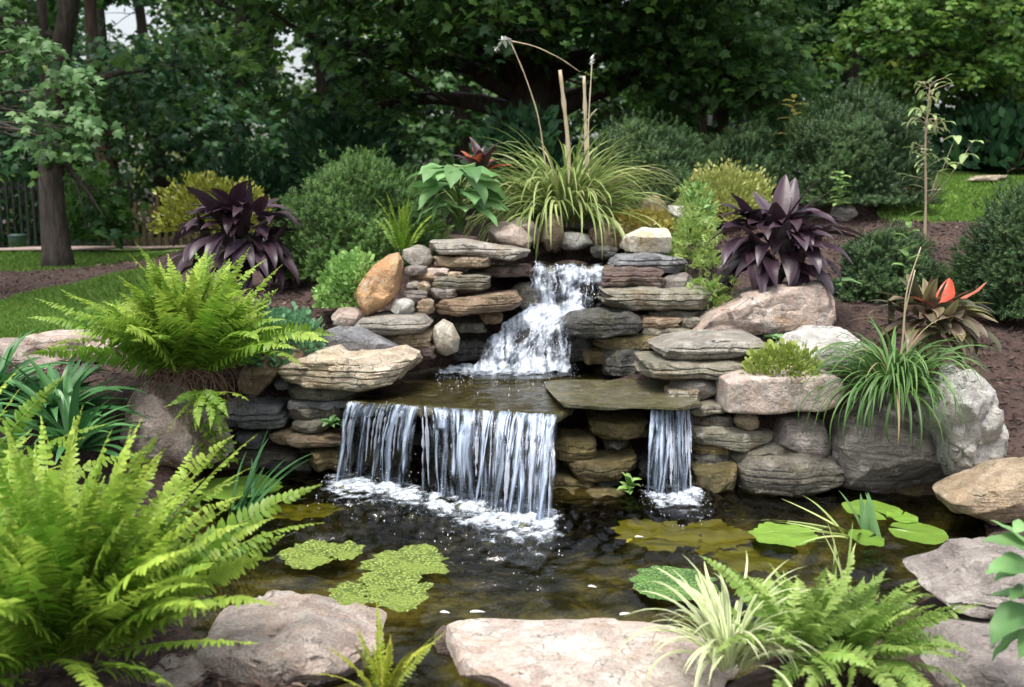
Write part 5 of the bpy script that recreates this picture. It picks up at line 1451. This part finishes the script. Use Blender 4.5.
mound("juniper_bush", "low blue green juniper behind the purple plant on the boulder", "bush", (838,238,936,294), 7.0, .6, 'yew', 'needle', .06, 5500, 65, .25)
mound("juniper_bush", "bright green clipped bush beside the purple plant behind the fern", "bush", (288,166,436,268), 7.7, 1.3, 'juni', 'needle', .07, 10000, 66, .14)
mound("spirea_bush", "yellow green spirea mound behind the purple plant on the boulder", "bush", (682,168,772,218), 8.3, .8, 'spirea', 'oval', .035, 5500, 67, .12)
mound("spirea_bush", "pale yellow bush showing above the purple plant behind the fern", "bush", (166,179,262,228), 9.4, .9, 'oldgold', 'oval', .05, 3600, 68, .2)
mound("groundcover_patch", "bright green creeping groundcover beside the orange boulder", "plant", (322,256,381,300), 6.35, .4, 'sedum', 'round', .032, 1900, 69, .15, stem=False)
mound("groundcover_patch", "blue green sedum at the big fern's foot", "plant", (238,312,318,354), 5.75, .5, 'blue', 'round', .032, 2100, 70, .15, stem=False)
mound("succulent_patch", "yellow green succulents growing on top of the squared pink block", "plant", (748,348,818,380), 5.32, .25, 'rosette', 'oval', .034, 1300, 71, .15, stem=False)
mound("feathery_groundcover", "feathery light green groundcover trailing down by the purple plant", "plant", (672,212,716,256), 7.0, .5, 'fern2', 'spray', .07, 330, 72, .4, stem=False, shag=.7)
mound("feathery_groundcover", "light green trailing sprigs below the feathery groundcover", "plant", (694,258,728,302), 6.3, .2, 'fern2', 'spray', .06, 170, 73, .45, stem=False, shag=.7)
mound("yellow_groundcover", "yellow creeping plant in front of the round tan boulder", "plant", (618,212,672,230), 7.35, .3, 'gold', 'round', .035, 650, 74, .2, stem=False)
mound("grassy_tuft", "soft pale weeds beside the spirea mound", "plant", (680,186,712,224), 7.75, .4, 'sedum', 'spike', .06, 700, 75, .3, stem=False)
mound("creeping_plant", "ivy like trailing leaves hanging over the big pink boulder", "plant", (196,398,226,456), 5.08, .12, 'fern', 'oval', .035, 330, 76, .3, stem=False, flat=1.0)
mound("hosta_patch", "large leaved green undergrowth below the maple by the far lawn", "bush", (936,120,1100,166), 12.6, 1.3, 'teal', 'oval', .16, 700, 77, .25)

# --- pond plants
def iris(label, base, n, L, w, seed, mat, el=(45, 85), az=None, droop=(.1, .9)):
    rng = np.random.default_rng(seed)
    root = thing("water_iris", label, "plant", base)
    for i in range(n):
        a = rng.uniform(0, 6.28) if az is None else az + rng.normal() * .7
        b = NB()
        strap(b, np.array(base) + [rng.normal() * .04, rng.normal() * .04, 0], a, R(rng.uniform(*el)), rng.uniform(*L), w * rng.uniform(.7, 1.2), rng.uniform(*droop), 'iris', 9, .2, rng.random(), None, rng, 1.3)
        b.build("leaf", LEAF[mat], root)
iris("dark green iris leaves leaning over the water below the slate wall", PZ(240, 512, -.02), 18, (.25, .5), .024, 81, 'dark', (15, 80), 0.4)
iris("long pale iris leaves lying on the water near the lily pads", PZ(856, 538, -.02), 15, (.35, .6), .014, 82, 'grass', (4, 22), 3.1, (.1, .45))
iris("two upright pale arrow leaves standing among the lily pads", PZ(868, 538, -.02), 5, (.17, .26), .05, 83, 'broad', (60, 86), 2.2, (0, .5))
iris("upright iris shoots behind the low pale fern", PZ(835, 590, 0.0), 9, (.18, .3), .014, 84, 'grass', (45, 88), None, (0, .5))
def pad(label, cx, cy, rx, ry, mat, seed, group, z=.03, lobes=0.0, notch=None):
    rng = np.random.default_rng(seed)
    c = PZ(cx, cy, z); ex = PZ(cx + rx, cy, z); ey = PZ(cx, cy - ry, z)
    ax, ay = np.linalg.norm(ex - c), np.linalg.norm(ey - c)
    nt, nr_ = 72, 9
    th = np.linspace(0, 2 * math.pi, nt, endpoint=False)
    rad = 1 + lobes * np.array([mnoise.fractal(Vector((math.cos(a) * 1.7 + seed, math.sin(a) * 1.7, seed)), .6, 2.3, 6, noise_basis='PERLIN_ORIGINAL') for a in th]) * 1.7
    if notch is not None:
        dd = np.abs((th - notch + math.pi) % (2 * math.pi) - math.pi); rad *= np.where(dd < .16, np.clip(dd / .16, .12, 1), 1)
    v = [c + [0, 0, .004]]
    for k in range(1, nr_):
        f = k / (nr_ - 1)
        for a, r_ in zip(th, rad):
            x, y = math.cos(a) * ax * r_ * f, math.sin(a) * ay * r_ * f
            v.append(c + [x, y, .004 * mnoise.noise(Vector((x * 22, y * 22, seed))) + .006 * f ** 3 * (1 + math.sin(a * 5 + seed)) * .5])
    fs4 = []
    for k in range(nr_ - 2):
        i = 1 + k * nt + np.arange(nt); j = 1 + k * nt + (np.arange(nt) + 1) % nt
        fs4.append(np.column_stack([i, i + nt, j + nt, j]))
    fs3 = np.column_stack([np.zeros(nt, int), 1 + np.arange(nt), 1 + (np.arange(nt) + 1) % nt])
    b = NB(); b.add(np.array(v), [np.concatenate(fs4), fs3], rng.random())
    m = PADM.get(mat) or LEAF[mat]
    tag(b.build("lily_pad", m, loc=c), label, "lily pad", group)
LG = "floating leaves on the pond"
pad("mossy yellow green pad farthest from the near boulder in the big clump", 408, 562, 41, 14, 'moss', 1, LG, lobes=.2)
pad("mossy yellow green pad in the middle of the big clump", 388, 579, 30, 10, 'moss', 2, LG, .034, .2)
pad("mossy yellow green pad nearest the near boulders in the big clump", 397, 594, 34, 14, 'moss', 3, LG, .038, .2)
pad("mossy yellow green pad tucked against the cracked pink boulder", 352, 594, 23, 11, 'moss', 4, LG, lobes=.2)
pad("yellow green mat of two joined pads beside the iris leaves", 313, 555, 34, 12, 'moss', 5, LG, lobes=.2)
pad("smaller mossy pad touching the joined pads", 346, 551, 18, 8, 'moss', 6, LG, .034, .2)
pad("flat bright pad under the dark iris leaves", 242, 487, 42, 11, 'pad', 7, LG, lobes=.1)
pad("second bright pad beside the narrow fall's splash", 300, 512, 36, 8, 'ypad', 8, LG, -.03, .2)
pad("yellowish pad drifting below the short fall", 660, 535, 40, 15, 'ypad', 9, LG, -.02, .2)
pad("yellowish submerged pad beside the drifting one", 716, 537, 36, 14, 'ypad', 10, LG, -.03, .25)
pad("olive pad beside the striped grass under the water's surface", 760, 556, 40, 16, 'ypad', 11, LG, -.04, .25)
pad("deep green speckled pad at the tip of the striped grass", 672, 584, 44, 16, 'deep', 12, LG, lobes=.12)
pad("large bright green pad closest to the layered boulder", 918, 533, 28, 10, 'pad', 13, LG, lobes=.05, notch=2.6)
pad("bright green pad below the broad grey boulder", 872, 510, 28, 9, 'pad', 14, LG, lobes=.05, notch=5.0)
pad("small bright green pad between the two larger pads", 902, 517, 14, 6, 'pad', 15, LG, .034, .05, 1.0)
pad("bright green pad under the arrow leaves", 866, 538, 16, 8, 'pad', 16, LG, .034, .05, .4)
pad("pale bright pad under the long iris leaves", 782, 535, 32, 11, 'pad', 17, LG, .03, .1)
for i, (x, y) in enumerate([(478,637),(470,612),(440,612),(588,586),(620,615),(560,634),(635,537),(690,580)]):
    rng = np.random.default_rng(i); b = NB()
    q = PZ(x, y, .022)
    strap(b, q, rng.uniform(-.5, .5), R(3), rng.uniform(.03, .06), .022, .15, 'leaf', 5, .25, rng.random())
    tag(b.build("petal", LEAF['petal'], loc=q), "small white petal floating on the dark pond water", "petal", "white petals floating on the pond")

# ------------------------------------------------------------------ lawn blades and bark chips (uncountable)
rng = np.random.default_rng(91)
def scatter_in(poly, n):
    lo, hi = poly.min(0), poly.max(0)
    q = lo + rng.random((int(n * 2.2), 2)) * (hi - lo)
    q = q[poly_sd(q, poly) > -.04]
    return q[:n]
pts = np.concatenate([scatter_in(LAWNS[0], 60000), scatter_in(LAWNS[3], 30000), scatter_in(LAWNS[1], 40000), scatter_in(np.array([(-8,12),(-5.8,12.2),(-3.2,14.5),(-6,15.2),(-9,15)]), 9000)])
zz = gz_arr(pts)
sl = 90
pos = np.column_stack([pts, zz])
az = rng.uniform(0, 6.28, len(pos))
fwd = np.column_stack([np.cos(az) * .55, np.sin(az) * .55, np.ones(len(pos))])
nb = NB(); put_leaves(nb, 'spike', pos, fwd, np.column_stack([-np.sin(az), np.cos(az), np.zeros(len(pos))]), rng.uniform(.03, .07, len(pos)), np.clip(rng.random(len(pos)) + (rng.random(len(pos)) < .05) * .8, 0, 2))
tag(nb.build("grass", M_BLADE), "short mown lawn grass", None, None, "stuff")
mp = [np.array([(2.4,3.2),(6.5,3.2),(7.0,9.5),(3.4,9.0),(2.3,7.0)]), np.array([(-1.8,5.4),(-1.0,5.8),(-1.0,7.6),(-3.4,7.9),(-3.0,5.6)]), np.array([(-5.8,9.2),(-4.2,9.2),(-3.0,10),(-4,12),(-8,11)]), np.array([(.75,2.4),(1.2,2.4),(1.2,3.2),(.9,3.1)]), np.array([(-3.2,2.2),(-.55,2.2),(-.6,2.95),(-1.9,3.6)]), np.array([(1.5,7.2),(3.5,7.5),(4.5,12),(2,12)])]
pts = np.concatenate([scatter_in(p_, n_) for p_, n_ in zip(mp, (15000, 5000, 4000, 3000, 2500, 5000))])
sdl = np.max([poly_sd(pts, l_) for l_ in LAWNS], 0); pts = pts[(sdl < .02) & (poly_sd(pts, POND) < -.05)]
pos = np.column_stack([pts, gz_arr(pts) + rng.uniform(.004, .022, len(pts))])
az = rng.uniform(0, 6.28, len(pos))
fwd = np.column_stack([np.cos(az), np.sin(az), rng.normal(size=len(pos)) * .3])
nb = NB(); put_leaves(nb, 'spike', pos, fwd, np.column_stack([rng.normal(size=(len(pos), 2)) * .4, np.ones(len(pos))]), rng.uniform(.02, .06, len(pos)) , np.clip(rng.random(len(pos)) + (rng.random(len(pos)) < .06) * .8, 0, 2))
tag(nb.build("mulch", M_CHIP), "shredded bark mulch", None, None, "stuff")
# ------------------------------------------------------------------ trees
def branch_path(a, b, rng, n=10, sag=.0, wob=.08):
    a, b = np.array(a, float), np.array(b, float)
    t = np.linspace(0, 1, n)
    L = np.linalg.norm(b - a)
    w = np.cumsum(rng.normal(size=(n, 3)), 0) * wob * L / n
    w -= t[:, None] * w[-1]
    q = a + (b - a) * t[:, None] + w
    q[:, 2] += sag * L * np.sin(t * math.pi)
    return q
def tree(name, label, trunk, r0, blobs, n, size, mat, kind='maple', bark='dark', seed=1, taper=.5, tilt=.9, group="trees at the back of the garden", layer=.35, extra_limbs=(), holes=(), hi=.15):
    """trunk: world points from the ground up; blobs: (centre, radii) of the foliage; leaves sit in flat drooping sprays inside the blobs"""
    rng = np.random.default_rng(seed)
    trunk = np.array(trunk, float)
    root = thing(name, label, "tree", trunk[0], group)
    k = np.linspace(0, 1, len(trunk)); t = np.linspace(0, 1, 16)
    q = np.column_stack([np.interp(t, k, trunk[:, c]) for c in range(3)])
    q[1:-1] = (q[:-2] + q[1:-1] + q[2:]) / 3
    rad = r0 * (1 - (1 - taper) * t) * (1 + .3 * np.exp(-t * 14))
    b = NB(); tube(b, q, rad, 16, 0, .16, rng); top = q[-1]
    for c, r in blobs:
        c = np.array(c)
        st = q[min(15, max(5, int(np.argmin(np.abs(q[:, 2] - (c[2] - .25 * np.linalg.norm(c[:2] - trunk[0][:2]))))))) ]
        pth_ = branch_path(st, c, rng, 9, .06)
        rr0 = rad[-1] * .55
        tube(b, pth_, np.linspace(rr0, rr0 * .3, 9), 8, 0, .1, rng)
        for _ in range(5):
            s0 = pth_[rng.integers(4, 9)]
            e = c + rng.normal(size=3) * np.array(r) * .45
            tube(b, branch_path(s0, e, rng, 6), np.linspace(rr0 * .3, rr0 * .08, 6), 5)
    for pth_, rr in extra_limbs:
        q2 = branch_path(pth_[0], pth_[1], rng, 10, .04) if len(pth_) == 2 else np.array(pth_)
        tube(b, q2, np.linspace(rr[0], rr[1], len(q2)), 8, 0, .1, rng)
    b.build("trunk", BARK[bark], root)
    vol = np.array([r[0] * r[1] * r[2] for _, r in blobs]) ** .75
    cnt = (vol / vol.sum() * n).astype(int)
    nb = NB()
    for (c, r), m in zip(blobs, cnt):
        c, r = np.array(c), np.array(r)
        per = 12
        ns = max(m // per, 4)
        d = norm(rng.normal(size=(ns, 3))); rr = rng.random(ns) ** .38
        lump_ = np.array([mnoise.noise(Vector(x * 2.2) + Vector((seed, 3, 1))) for x in d])
        sc = c + d * (rr * (1 + .35 * lump_))[:, None] * r
        sdir = norm(np.column_stack([d[:, :2], np.zeros(ns)]) + rng.normal(size=(ns, 3)) * .4 * [1, 1, .2] + [0, 0, -.15])
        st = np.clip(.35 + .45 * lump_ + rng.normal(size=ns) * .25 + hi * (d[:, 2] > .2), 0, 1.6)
        L = size * 4.2
        a = rng.random((ns, per)) * L
        lat = rng.normal(size=(ns, per)) * L * .24
        sidev = norm(np.cross(sdir, [0, 0, 1.0]))
        pos = sc[:, None] + sdir[:, None] * (a - L * .4)[..., None] + sidev[:, None] * lat[..., None]
        pos[..., 2] += -.25 * (a / L) ** 2 * L + rng.normal(size=(ns, per)) * size * layer
        pos = pos.reshape(-1, 3)
        fw = norm(np.repeat(sdir, per, 0) * .6 + np.repeat(sidev, per, 0) * (np.sign(lat.ravel()) * .6)[:, None] + rng.normal(size=(ns * per, 3)) * .4 + [0, 0, -.45 * tilt])
        up = norm(rng.normal(size=(ns * per, 3)) * .45 + [0, -.35 * tilt, 1.0])
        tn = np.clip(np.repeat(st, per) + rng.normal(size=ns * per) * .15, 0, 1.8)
        keep = np.ones(len(pos), bool)
        for hc, hr in holes:
            keep &= (np.linalg.norm((pos - np.array(hc)) / np.array(hr), axis=1) > 1 + .5 * (rng.random(len(pos)) - .5))
        pos, fw, up, tn = pos[keep], fw[keep], up[keep], tn[keep]
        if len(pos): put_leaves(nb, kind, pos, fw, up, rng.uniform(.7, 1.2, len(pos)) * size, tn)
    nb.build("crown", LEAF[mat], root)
    return root
def ground_pt(px, Y):
    x = P(px, 200, Y)[0]
    return np.array([x, Y, gz(x, Y) - .08])
def B(px, py, Y, rx, ry, rz): return (P(px, py, Y), (rx, ry, rz))

# large pale trunk beside the lawn
g0 = ground_pt(54, 13)
tree("tree", "tree with a thick pale grey trunk beside the lawn", [g0, P(52, 200, 13), P(50, 120, 13), P(58, 60, 13), P(72, 0, 13), P(84, -90, 13)], .165,
     [B(20,-120,13,2.2,2.2,1.3), B(130,-150,12.6,2.0,2,1.2), B(190,70,13.4,1.0,1,.7), B(-60,10,13,1.6,1.4,1.0), B(110,110,13.6,.7,.8,.8), B(95,205,13.0,.45,.5,.5), B(66,150,12.7,.4,.3,.4)], 5200, .13, 'tree', bark='grey', seed=1, taper=.62, holes=[(P(120,22,13),(.55,6,.35)), (P(285,45,13),(.3,6,.4))],
     extra_limbs=[([P(50,130,13), P(44,60,13), P(40,-40,13)], (.08,.05)), ([P(60,50,13), P(66,10,13), P(60,-80,12.9)], (.1,.07))])
# overhanging branch of a tree standing outside the frame
tb = ground_pt(-190, 8.6)
tree("tree", "tree whose bright leafy branch hangs in front of the thick pale trunk", [tb, tb + [0,0,1.6], tb + [.1,.1,3.2], tb + [.3,.1,5]], .13,
     [B(45,90,8.4,.5,.35,.42), B(15,50,8.5,.5,.35,.4), B(75,118,8.3,.28,.25,.2), B(-60,20,8.6,.8,.6,.5), B(-160,-160,8.6,1.5,1.2,1.0), B(60,140,8.2,.2,.2,.14)], 2600, .085, 'bright', seed=2, bark='grey', tilt=1.3)
# big central maple
g0 = ground_pt(540, 13.6)
tree("maple_tree", "big dark maple with a thick trunk behind the tall daylily", [g0, P(538, 150, 13.6), P(536, 105, 13.6), P(535, 60, 13.6), P(530, 10, 13.5), P(520, -90, 13.4)], .42,
     [B(420,8,12.6,1.7,1.3,.62), B(330,45,13.0,1.3,1.2,.75), B(560,-5,12.0,1.5,1.3,.55), B(660,32,12.4,1.3,1.2,.65), B(735,62,12.6,.9,1.0,.62), B(490,18,11.4,.8,.7,.36), B(640,-90,12,2.2,2,1.0), B(440,-120,12,2.6,2.2,1.1), B(380,105,13.6,.7,.8,.35), B(610,92,14.4,.8,.8,.4), B(700,-60,11,1.6,1.4,.7), B(300,-80,12,1.9,1.5,.9)], 15000, .125, 'tree', bark='dark', seed=3, taper=.7, hi=.4, holes=[(P(285,45,12.5),(.26,6,.42)), (P(308,72,12.5),(.22,6,.22)), (P(352,42,12.5),(.1,6,.18))],
     extra_limbs=[([P(534,95,13.6), P(500,62,13.3), P(440,38,13), P(395,5,12.8)], (.17,.06)), ([P(540,85,13.6), P(575,60,13.3), P(620,48,13), P(665,40,12.6)], (.17,.06)), ([P(532,70,13.6), P(515,30,13.2), P(500,-20,13)], (.2,.12))])
# trees right of it
g0 = ground_pt(718, 13.2)
tree("tree", "tree with a short reddish trunk beside the grey fence", [g0, P(719, 140, 13.2), P(722, 100, 13.2), P(726, 50, 13.2), P(728, -60, 13)], .13,
     [B(735,40,12.2,.9,.9,.7), B(690,70,12.4,.7,.8,.5), B(740,-40,12.6,1.3,1.2,.8), B(770,90,12.4,.6,.7,.45), B(660,15,11.8,.8,.8,.5)], 5600, .12, 'mid', bark='red', seed=4, kind='spray', hi=.4)
g0 = ground_pt(704, 14.4)
tree("tree", "slim trunk beside the tree with the short reddish trunk", [g0, P(704,140,14.4), P(702,80,14.4), P(700,0,14.4)], .07, [B(700,-30,14.4,1.0,1,.7), B(690,40,14.6,.6,.7,.5)], 1300, .13, 'teal', bark='red', seed=5)
g0 = ground_pt(850, 15.5)
tree("tree", "tree whose bare grey trunk shows in the dark gap by the maple", [g0, P(853,120,15.5), P(852,60,15.5), P(850,0,15.5), P(846,-110,15.5)], .13, [B(860,-70,15,1.7,1.5,1.0), B(800,-10,15.4,1.0,1,.65), B(905,10,15.6,.9,1,.6), B(780,60,16,1.0,1,.7)], 4200, .14, 'mid', bark='grey', seed=6)
# green maple by the far lawn
g0 = ground_pt(1000, 13.8)
tree("maple_tree", "wide yellow green maple overhanging the far lawn", [g0, P(1002,120,13.8), P(1000,80,13.8), P(990,40,13.8), P(985,-20,13.6)], .10,
     [B(880,30,13.2,0.90,0.96,0.36), B(935,8,13.0,1.08,1.08,0.48), B(880,70,13.2,0.60,0.60,0.24), B(1000,20,13.2,1.08,1.08,0.60), B(960,70,13.2,0.84,0.96,0.38), B(1040,60,13.2,0.96,1.08,0.66), B(1010,100,13.8,0.84,0.84,0.42), B(900,92,13.5,0.54,0.60,0.24), B(960,-90,13.2,2.04,1.80,0.84)], 9500, .085, 'jmaple', bark='dark', seed=7, layer=.2,
     extra_limbs=[([P(1000,95,13.8), P(970,70,13.6), P(930,55,13.4), P(890,60,13.3)], (.06,.02)), ([P(1004,125,13.8), P(1012,90,13.7), P(1030,50,13.6)], (.07,.03)), ([P(990,130,13.9), P(975,100,13.8), P(965,70,13.7)], (.05,.02)), ([P(1015,130,13.8), P(1022,100,13.8), P(1036,70,13.7)], (.04,.02))])
# reddish leaning trunk on the lawn side
g0 = ground_pt(122, 17)
tree("tree", "tree with a dark reddish leaning trunk behind the lawn fence", [g0, P(118,215,17), P(106,170,17), P(97,120,17), P(92,40,17), P(88,-60,17)], .17, [B(110,60,17,1.6,1.4,.9), B(200,120,17.5,1.2,1.2,.9), B(60,110,17.5,1.0,1,.8), B(80,-60,17,2.0,1.6,.8)], 3800, .15, 'teal', bark='red', seed=8, holes=[(P(120,22,17),(1.0,3,.45))])
# the dark wood behind, tree by tree
back = [(200,31,"sunny yellow green tree far beyond the pale slat fence"),(20,30,"sunny yellow green tree far beyond the iron fence"),(345,32,"sunny yellow green tree far behind the bright green clipped bush"),(690,30,"sunny yellow green tree far behind the reddish trunk"),(445,33,"sunny yellow green tree far above the dark railing"),(40,21.5,"far dark tree behind the thick pale trunk"),(115,26,"farthest dark tree left of the sky gap"),(540,26,"farthest dark tree hidden behind the big maple"),(280,27,"farthest dark tree below the sky gaps"),(-40,19,"dark tree behind the iron fence at the edge of the lawn"),(235,20,"dark tree behind the yellow bush and the pale slat fence"),(165,24,"far dark tree between the pale trunk and the yellow bush"),(325,21,"dark tree behind the bright green clipped bush"),(400,24,"far dark tree above the dark railing"),(465,19,"dark tree just left of the big maple's trunk"),(610,20,"dark tree just right of the big maple's trunk"),(660,25,"far tree behind the dark yew and the daylily"),(765,18.5,"dark tree behind the yellow leaved sapling"),(815,22,"far dark tree above the large rounded yew"),(905,18,"dark tree behind the yellow green maple"),(980,21,"far dark tree above the far lawn"),(1070,16,"dark tree at the edge beyond the far lawn")]  # sunny ones: the glow of backlight is painted in their leaf colour
rng = np.random.default_rng(17)
H1, H2, H3 = P(125, 22, 21), P(293, 55, 21), P(352, 42, 21)
for i, (px_, Y, lab) in enumerate(back):
    g0 = ground_pt(px_, Y)
    ht = rng.uniform(6.5, 9)
    lean = rng.normal() * .5
    blobs = []
    for k in range(7):
        h = (.18 + .82 * (k + .5) / 7) * ht
        rr = 1.35 + .6 * math.sin(math.pi * min(1, h / ht)) 
        blobs.append(((g0[0] + lean * h / ht + rng.normal() * 1.0, Y + rng.normal() * .6, g0[2] + h), (rr, rr * .8, .85 + .2 * rng.random())))
    blobs.append(((g0[0] + rng.normal() * .6, Y - .3, g0[2] + .7), (1.4, .8, .75)))
    tree("tree", lab, [g0, g0 + [lean * .2, 0, ht * .3], g0 + [lean * .6, 0, ht * .65], g0 + [lean, 0, ht]], .15 + .08 * rng.random(), blobs, 4200, .18, 'backlit_tone' if lab.startswith('sunny') else ('teal', 'tree', 'mid')[i % 3], bark='dark', seed=100 + i, taper=.35,
         holes=[(P(125,22,Y),(1.0,6,.55)), (P(285,45,Y),(.5,6,.75)), (P(306,72,Y),(.42,6,.38))] if lab.startswith('sunny') else [(P(125,22,Y),(1.0,6,.55)), (P(285,45,Y),(.5,6,.75)), (P(306,72,Y),(.42,6,.38)), (P(352,42,Y),(.2,6,.34)), (P(365,136,Y),(.14,6,.12)), (P(250,130,Y),(.5,3,.3)), (P(60,215,Y),(1.0,3,.45)), (P(190,205,Y),(.8,3,.35)), (P(330,150,Y),(.5,3,.22)), (P(120,165,Y),(.4,3,.22)), (P(420,110,Y),(.35,3,.2)), (P(690,120,Y),(.5,3,.25)), (P(215,80,Y),(.3,3,.25)), (P(168,153,Y),(.16,6,.1)), (P(960,30,Y),(.16,6,.12)), (P(486,108,Y),(.15,6,.14))], hi=.1)
# low dark understorey along the fences
for i, (bx, Y, lab) in enumerate([((-40,196,40,250),18.4,"dark shrub against the iron fence at the edge"), ((72,176,114,236),15.2,"leafy shrub beside the thick pale trunk"), ((196,160,300,222),14,"dark shrub behind the pale yellow bush"), ((296,118,392,180),13.5,"dark leafy shrub above the bright green clipped bush"), ((636,92,700,150),15.4,"bright leafy shrub left of the reddish trunk"), ((486,118,560,180),11.8,"dark shrub at the foot of the big maple"), ((940,110,1030,160),13.2,"dark shrub under the yellow green maple"), ((750,84,860,150),14.6,"dark shrub in the shade behind the yews")]):
    mound("shrub", lab, "bush", bx, Y, 1.3, 'tree' if i in (1, 4) else 'teal', 'oval', .13, 1500, 200 + i, .3, "shrubs along the back of the garden")

# ------------------------------------------------------------------ fences and the bin
def picket_fence(name, label, a, b, h, gap, w, mat, rails=(.15, .85), thick=.03, post=None, seed=0, vary=0.0):
    rng = np.random.default_rng(seed)
    a, b = np.array(a), np.array(b)
    L = np.linalg.norm(b[:2] - a[:2]); n_ = int(L / gap)
    root = thing(name, label, "fence", a)
    d = (b - a) / max(L, 1e-6); nv = np.array([-d[1], d[0], 0])
    def slab(p0, p1, z0, z1, t0, t1, nm):
        bb = NB()
        v = []
        for z in (0, 1):
            for p_, s in ((p0, t0), (p1, t0), (p1, t1), (p0, t1)):
                v.append(np.array([p_[0], p_[1], p_[2] + (z1 if z else z0)]) + nv * s)
        bb.add(v, [[(0,3,2,1),(4,5,6,7),(0,1,5,4),(1,2,6,5),(2,3,7,6),(3,0,4,7)]])
        bb.build(nm, mat, root, flat=True)
    for r_ in rails: slab(a, b, h * r_ - .03, h * r_ + .03, thick * .5 + .003, thick * 1.3, "rail")
    for k in range(n_ + 1):
        p_ = a + d * min(k * gap, L)
        hh = h * (1 + vary * rng.normal())
        slab(p_ - d * w / 2, p_ + d * w / 2, 0, hh, -thick * .5, thick * .5, "post" if post and k % post == 0 else "picket")
def gp(px, Y):
    q = ground_pt(px, Y); q[2] += .08; return q
picket_fence("iron_fence", "black iron picket fence behind the thick pale trunk", gp(-20, 17.8), gp(132, 18.2), 1.3, .11, .035, M_IRON, (.1, .9))
picket_fence("wooden_fence", "sunlit pale slat fence behind the yellow bush", gp(128, 19.0), gp(232, 18.4), .95, .16, .07, M_PALE_WOOD, (.2, .8), seed=2, vary=.06)
picket_fence("wooden_railing", "dark wooden railing below the maple's branches", gp(382, 12.6), gp(480, 12.9), .75, .13, .05, M_DARK_WOOD, (.2, .95))
picket_fence("wooden_fence", "grey board fence behind the reddish trunk", gp(640, 17.2), gp(860, 18.6), 1.5, .17, .15, M_GREY_WOOD, (.2, .8), seed=4, vary=.01)
# small bin on the path
bn = thing("bin", "small dark green bin beside the path near the iron fence", "bin", gp(15, 16.6))
b = NB(); q = np.array(bn.location)
tube(b, [q, q + [0,0,.24], q + [0,0,.26]], (.13, .145, .15), 20); b.build("body", M_BIN, bn)
b = NB(); tube(b, [q + [0,0,.262], q + [0,0,.285], q + [0,0,.30]], (.16, .155, .10), 20); b.build("lid", M_BIN, bn)
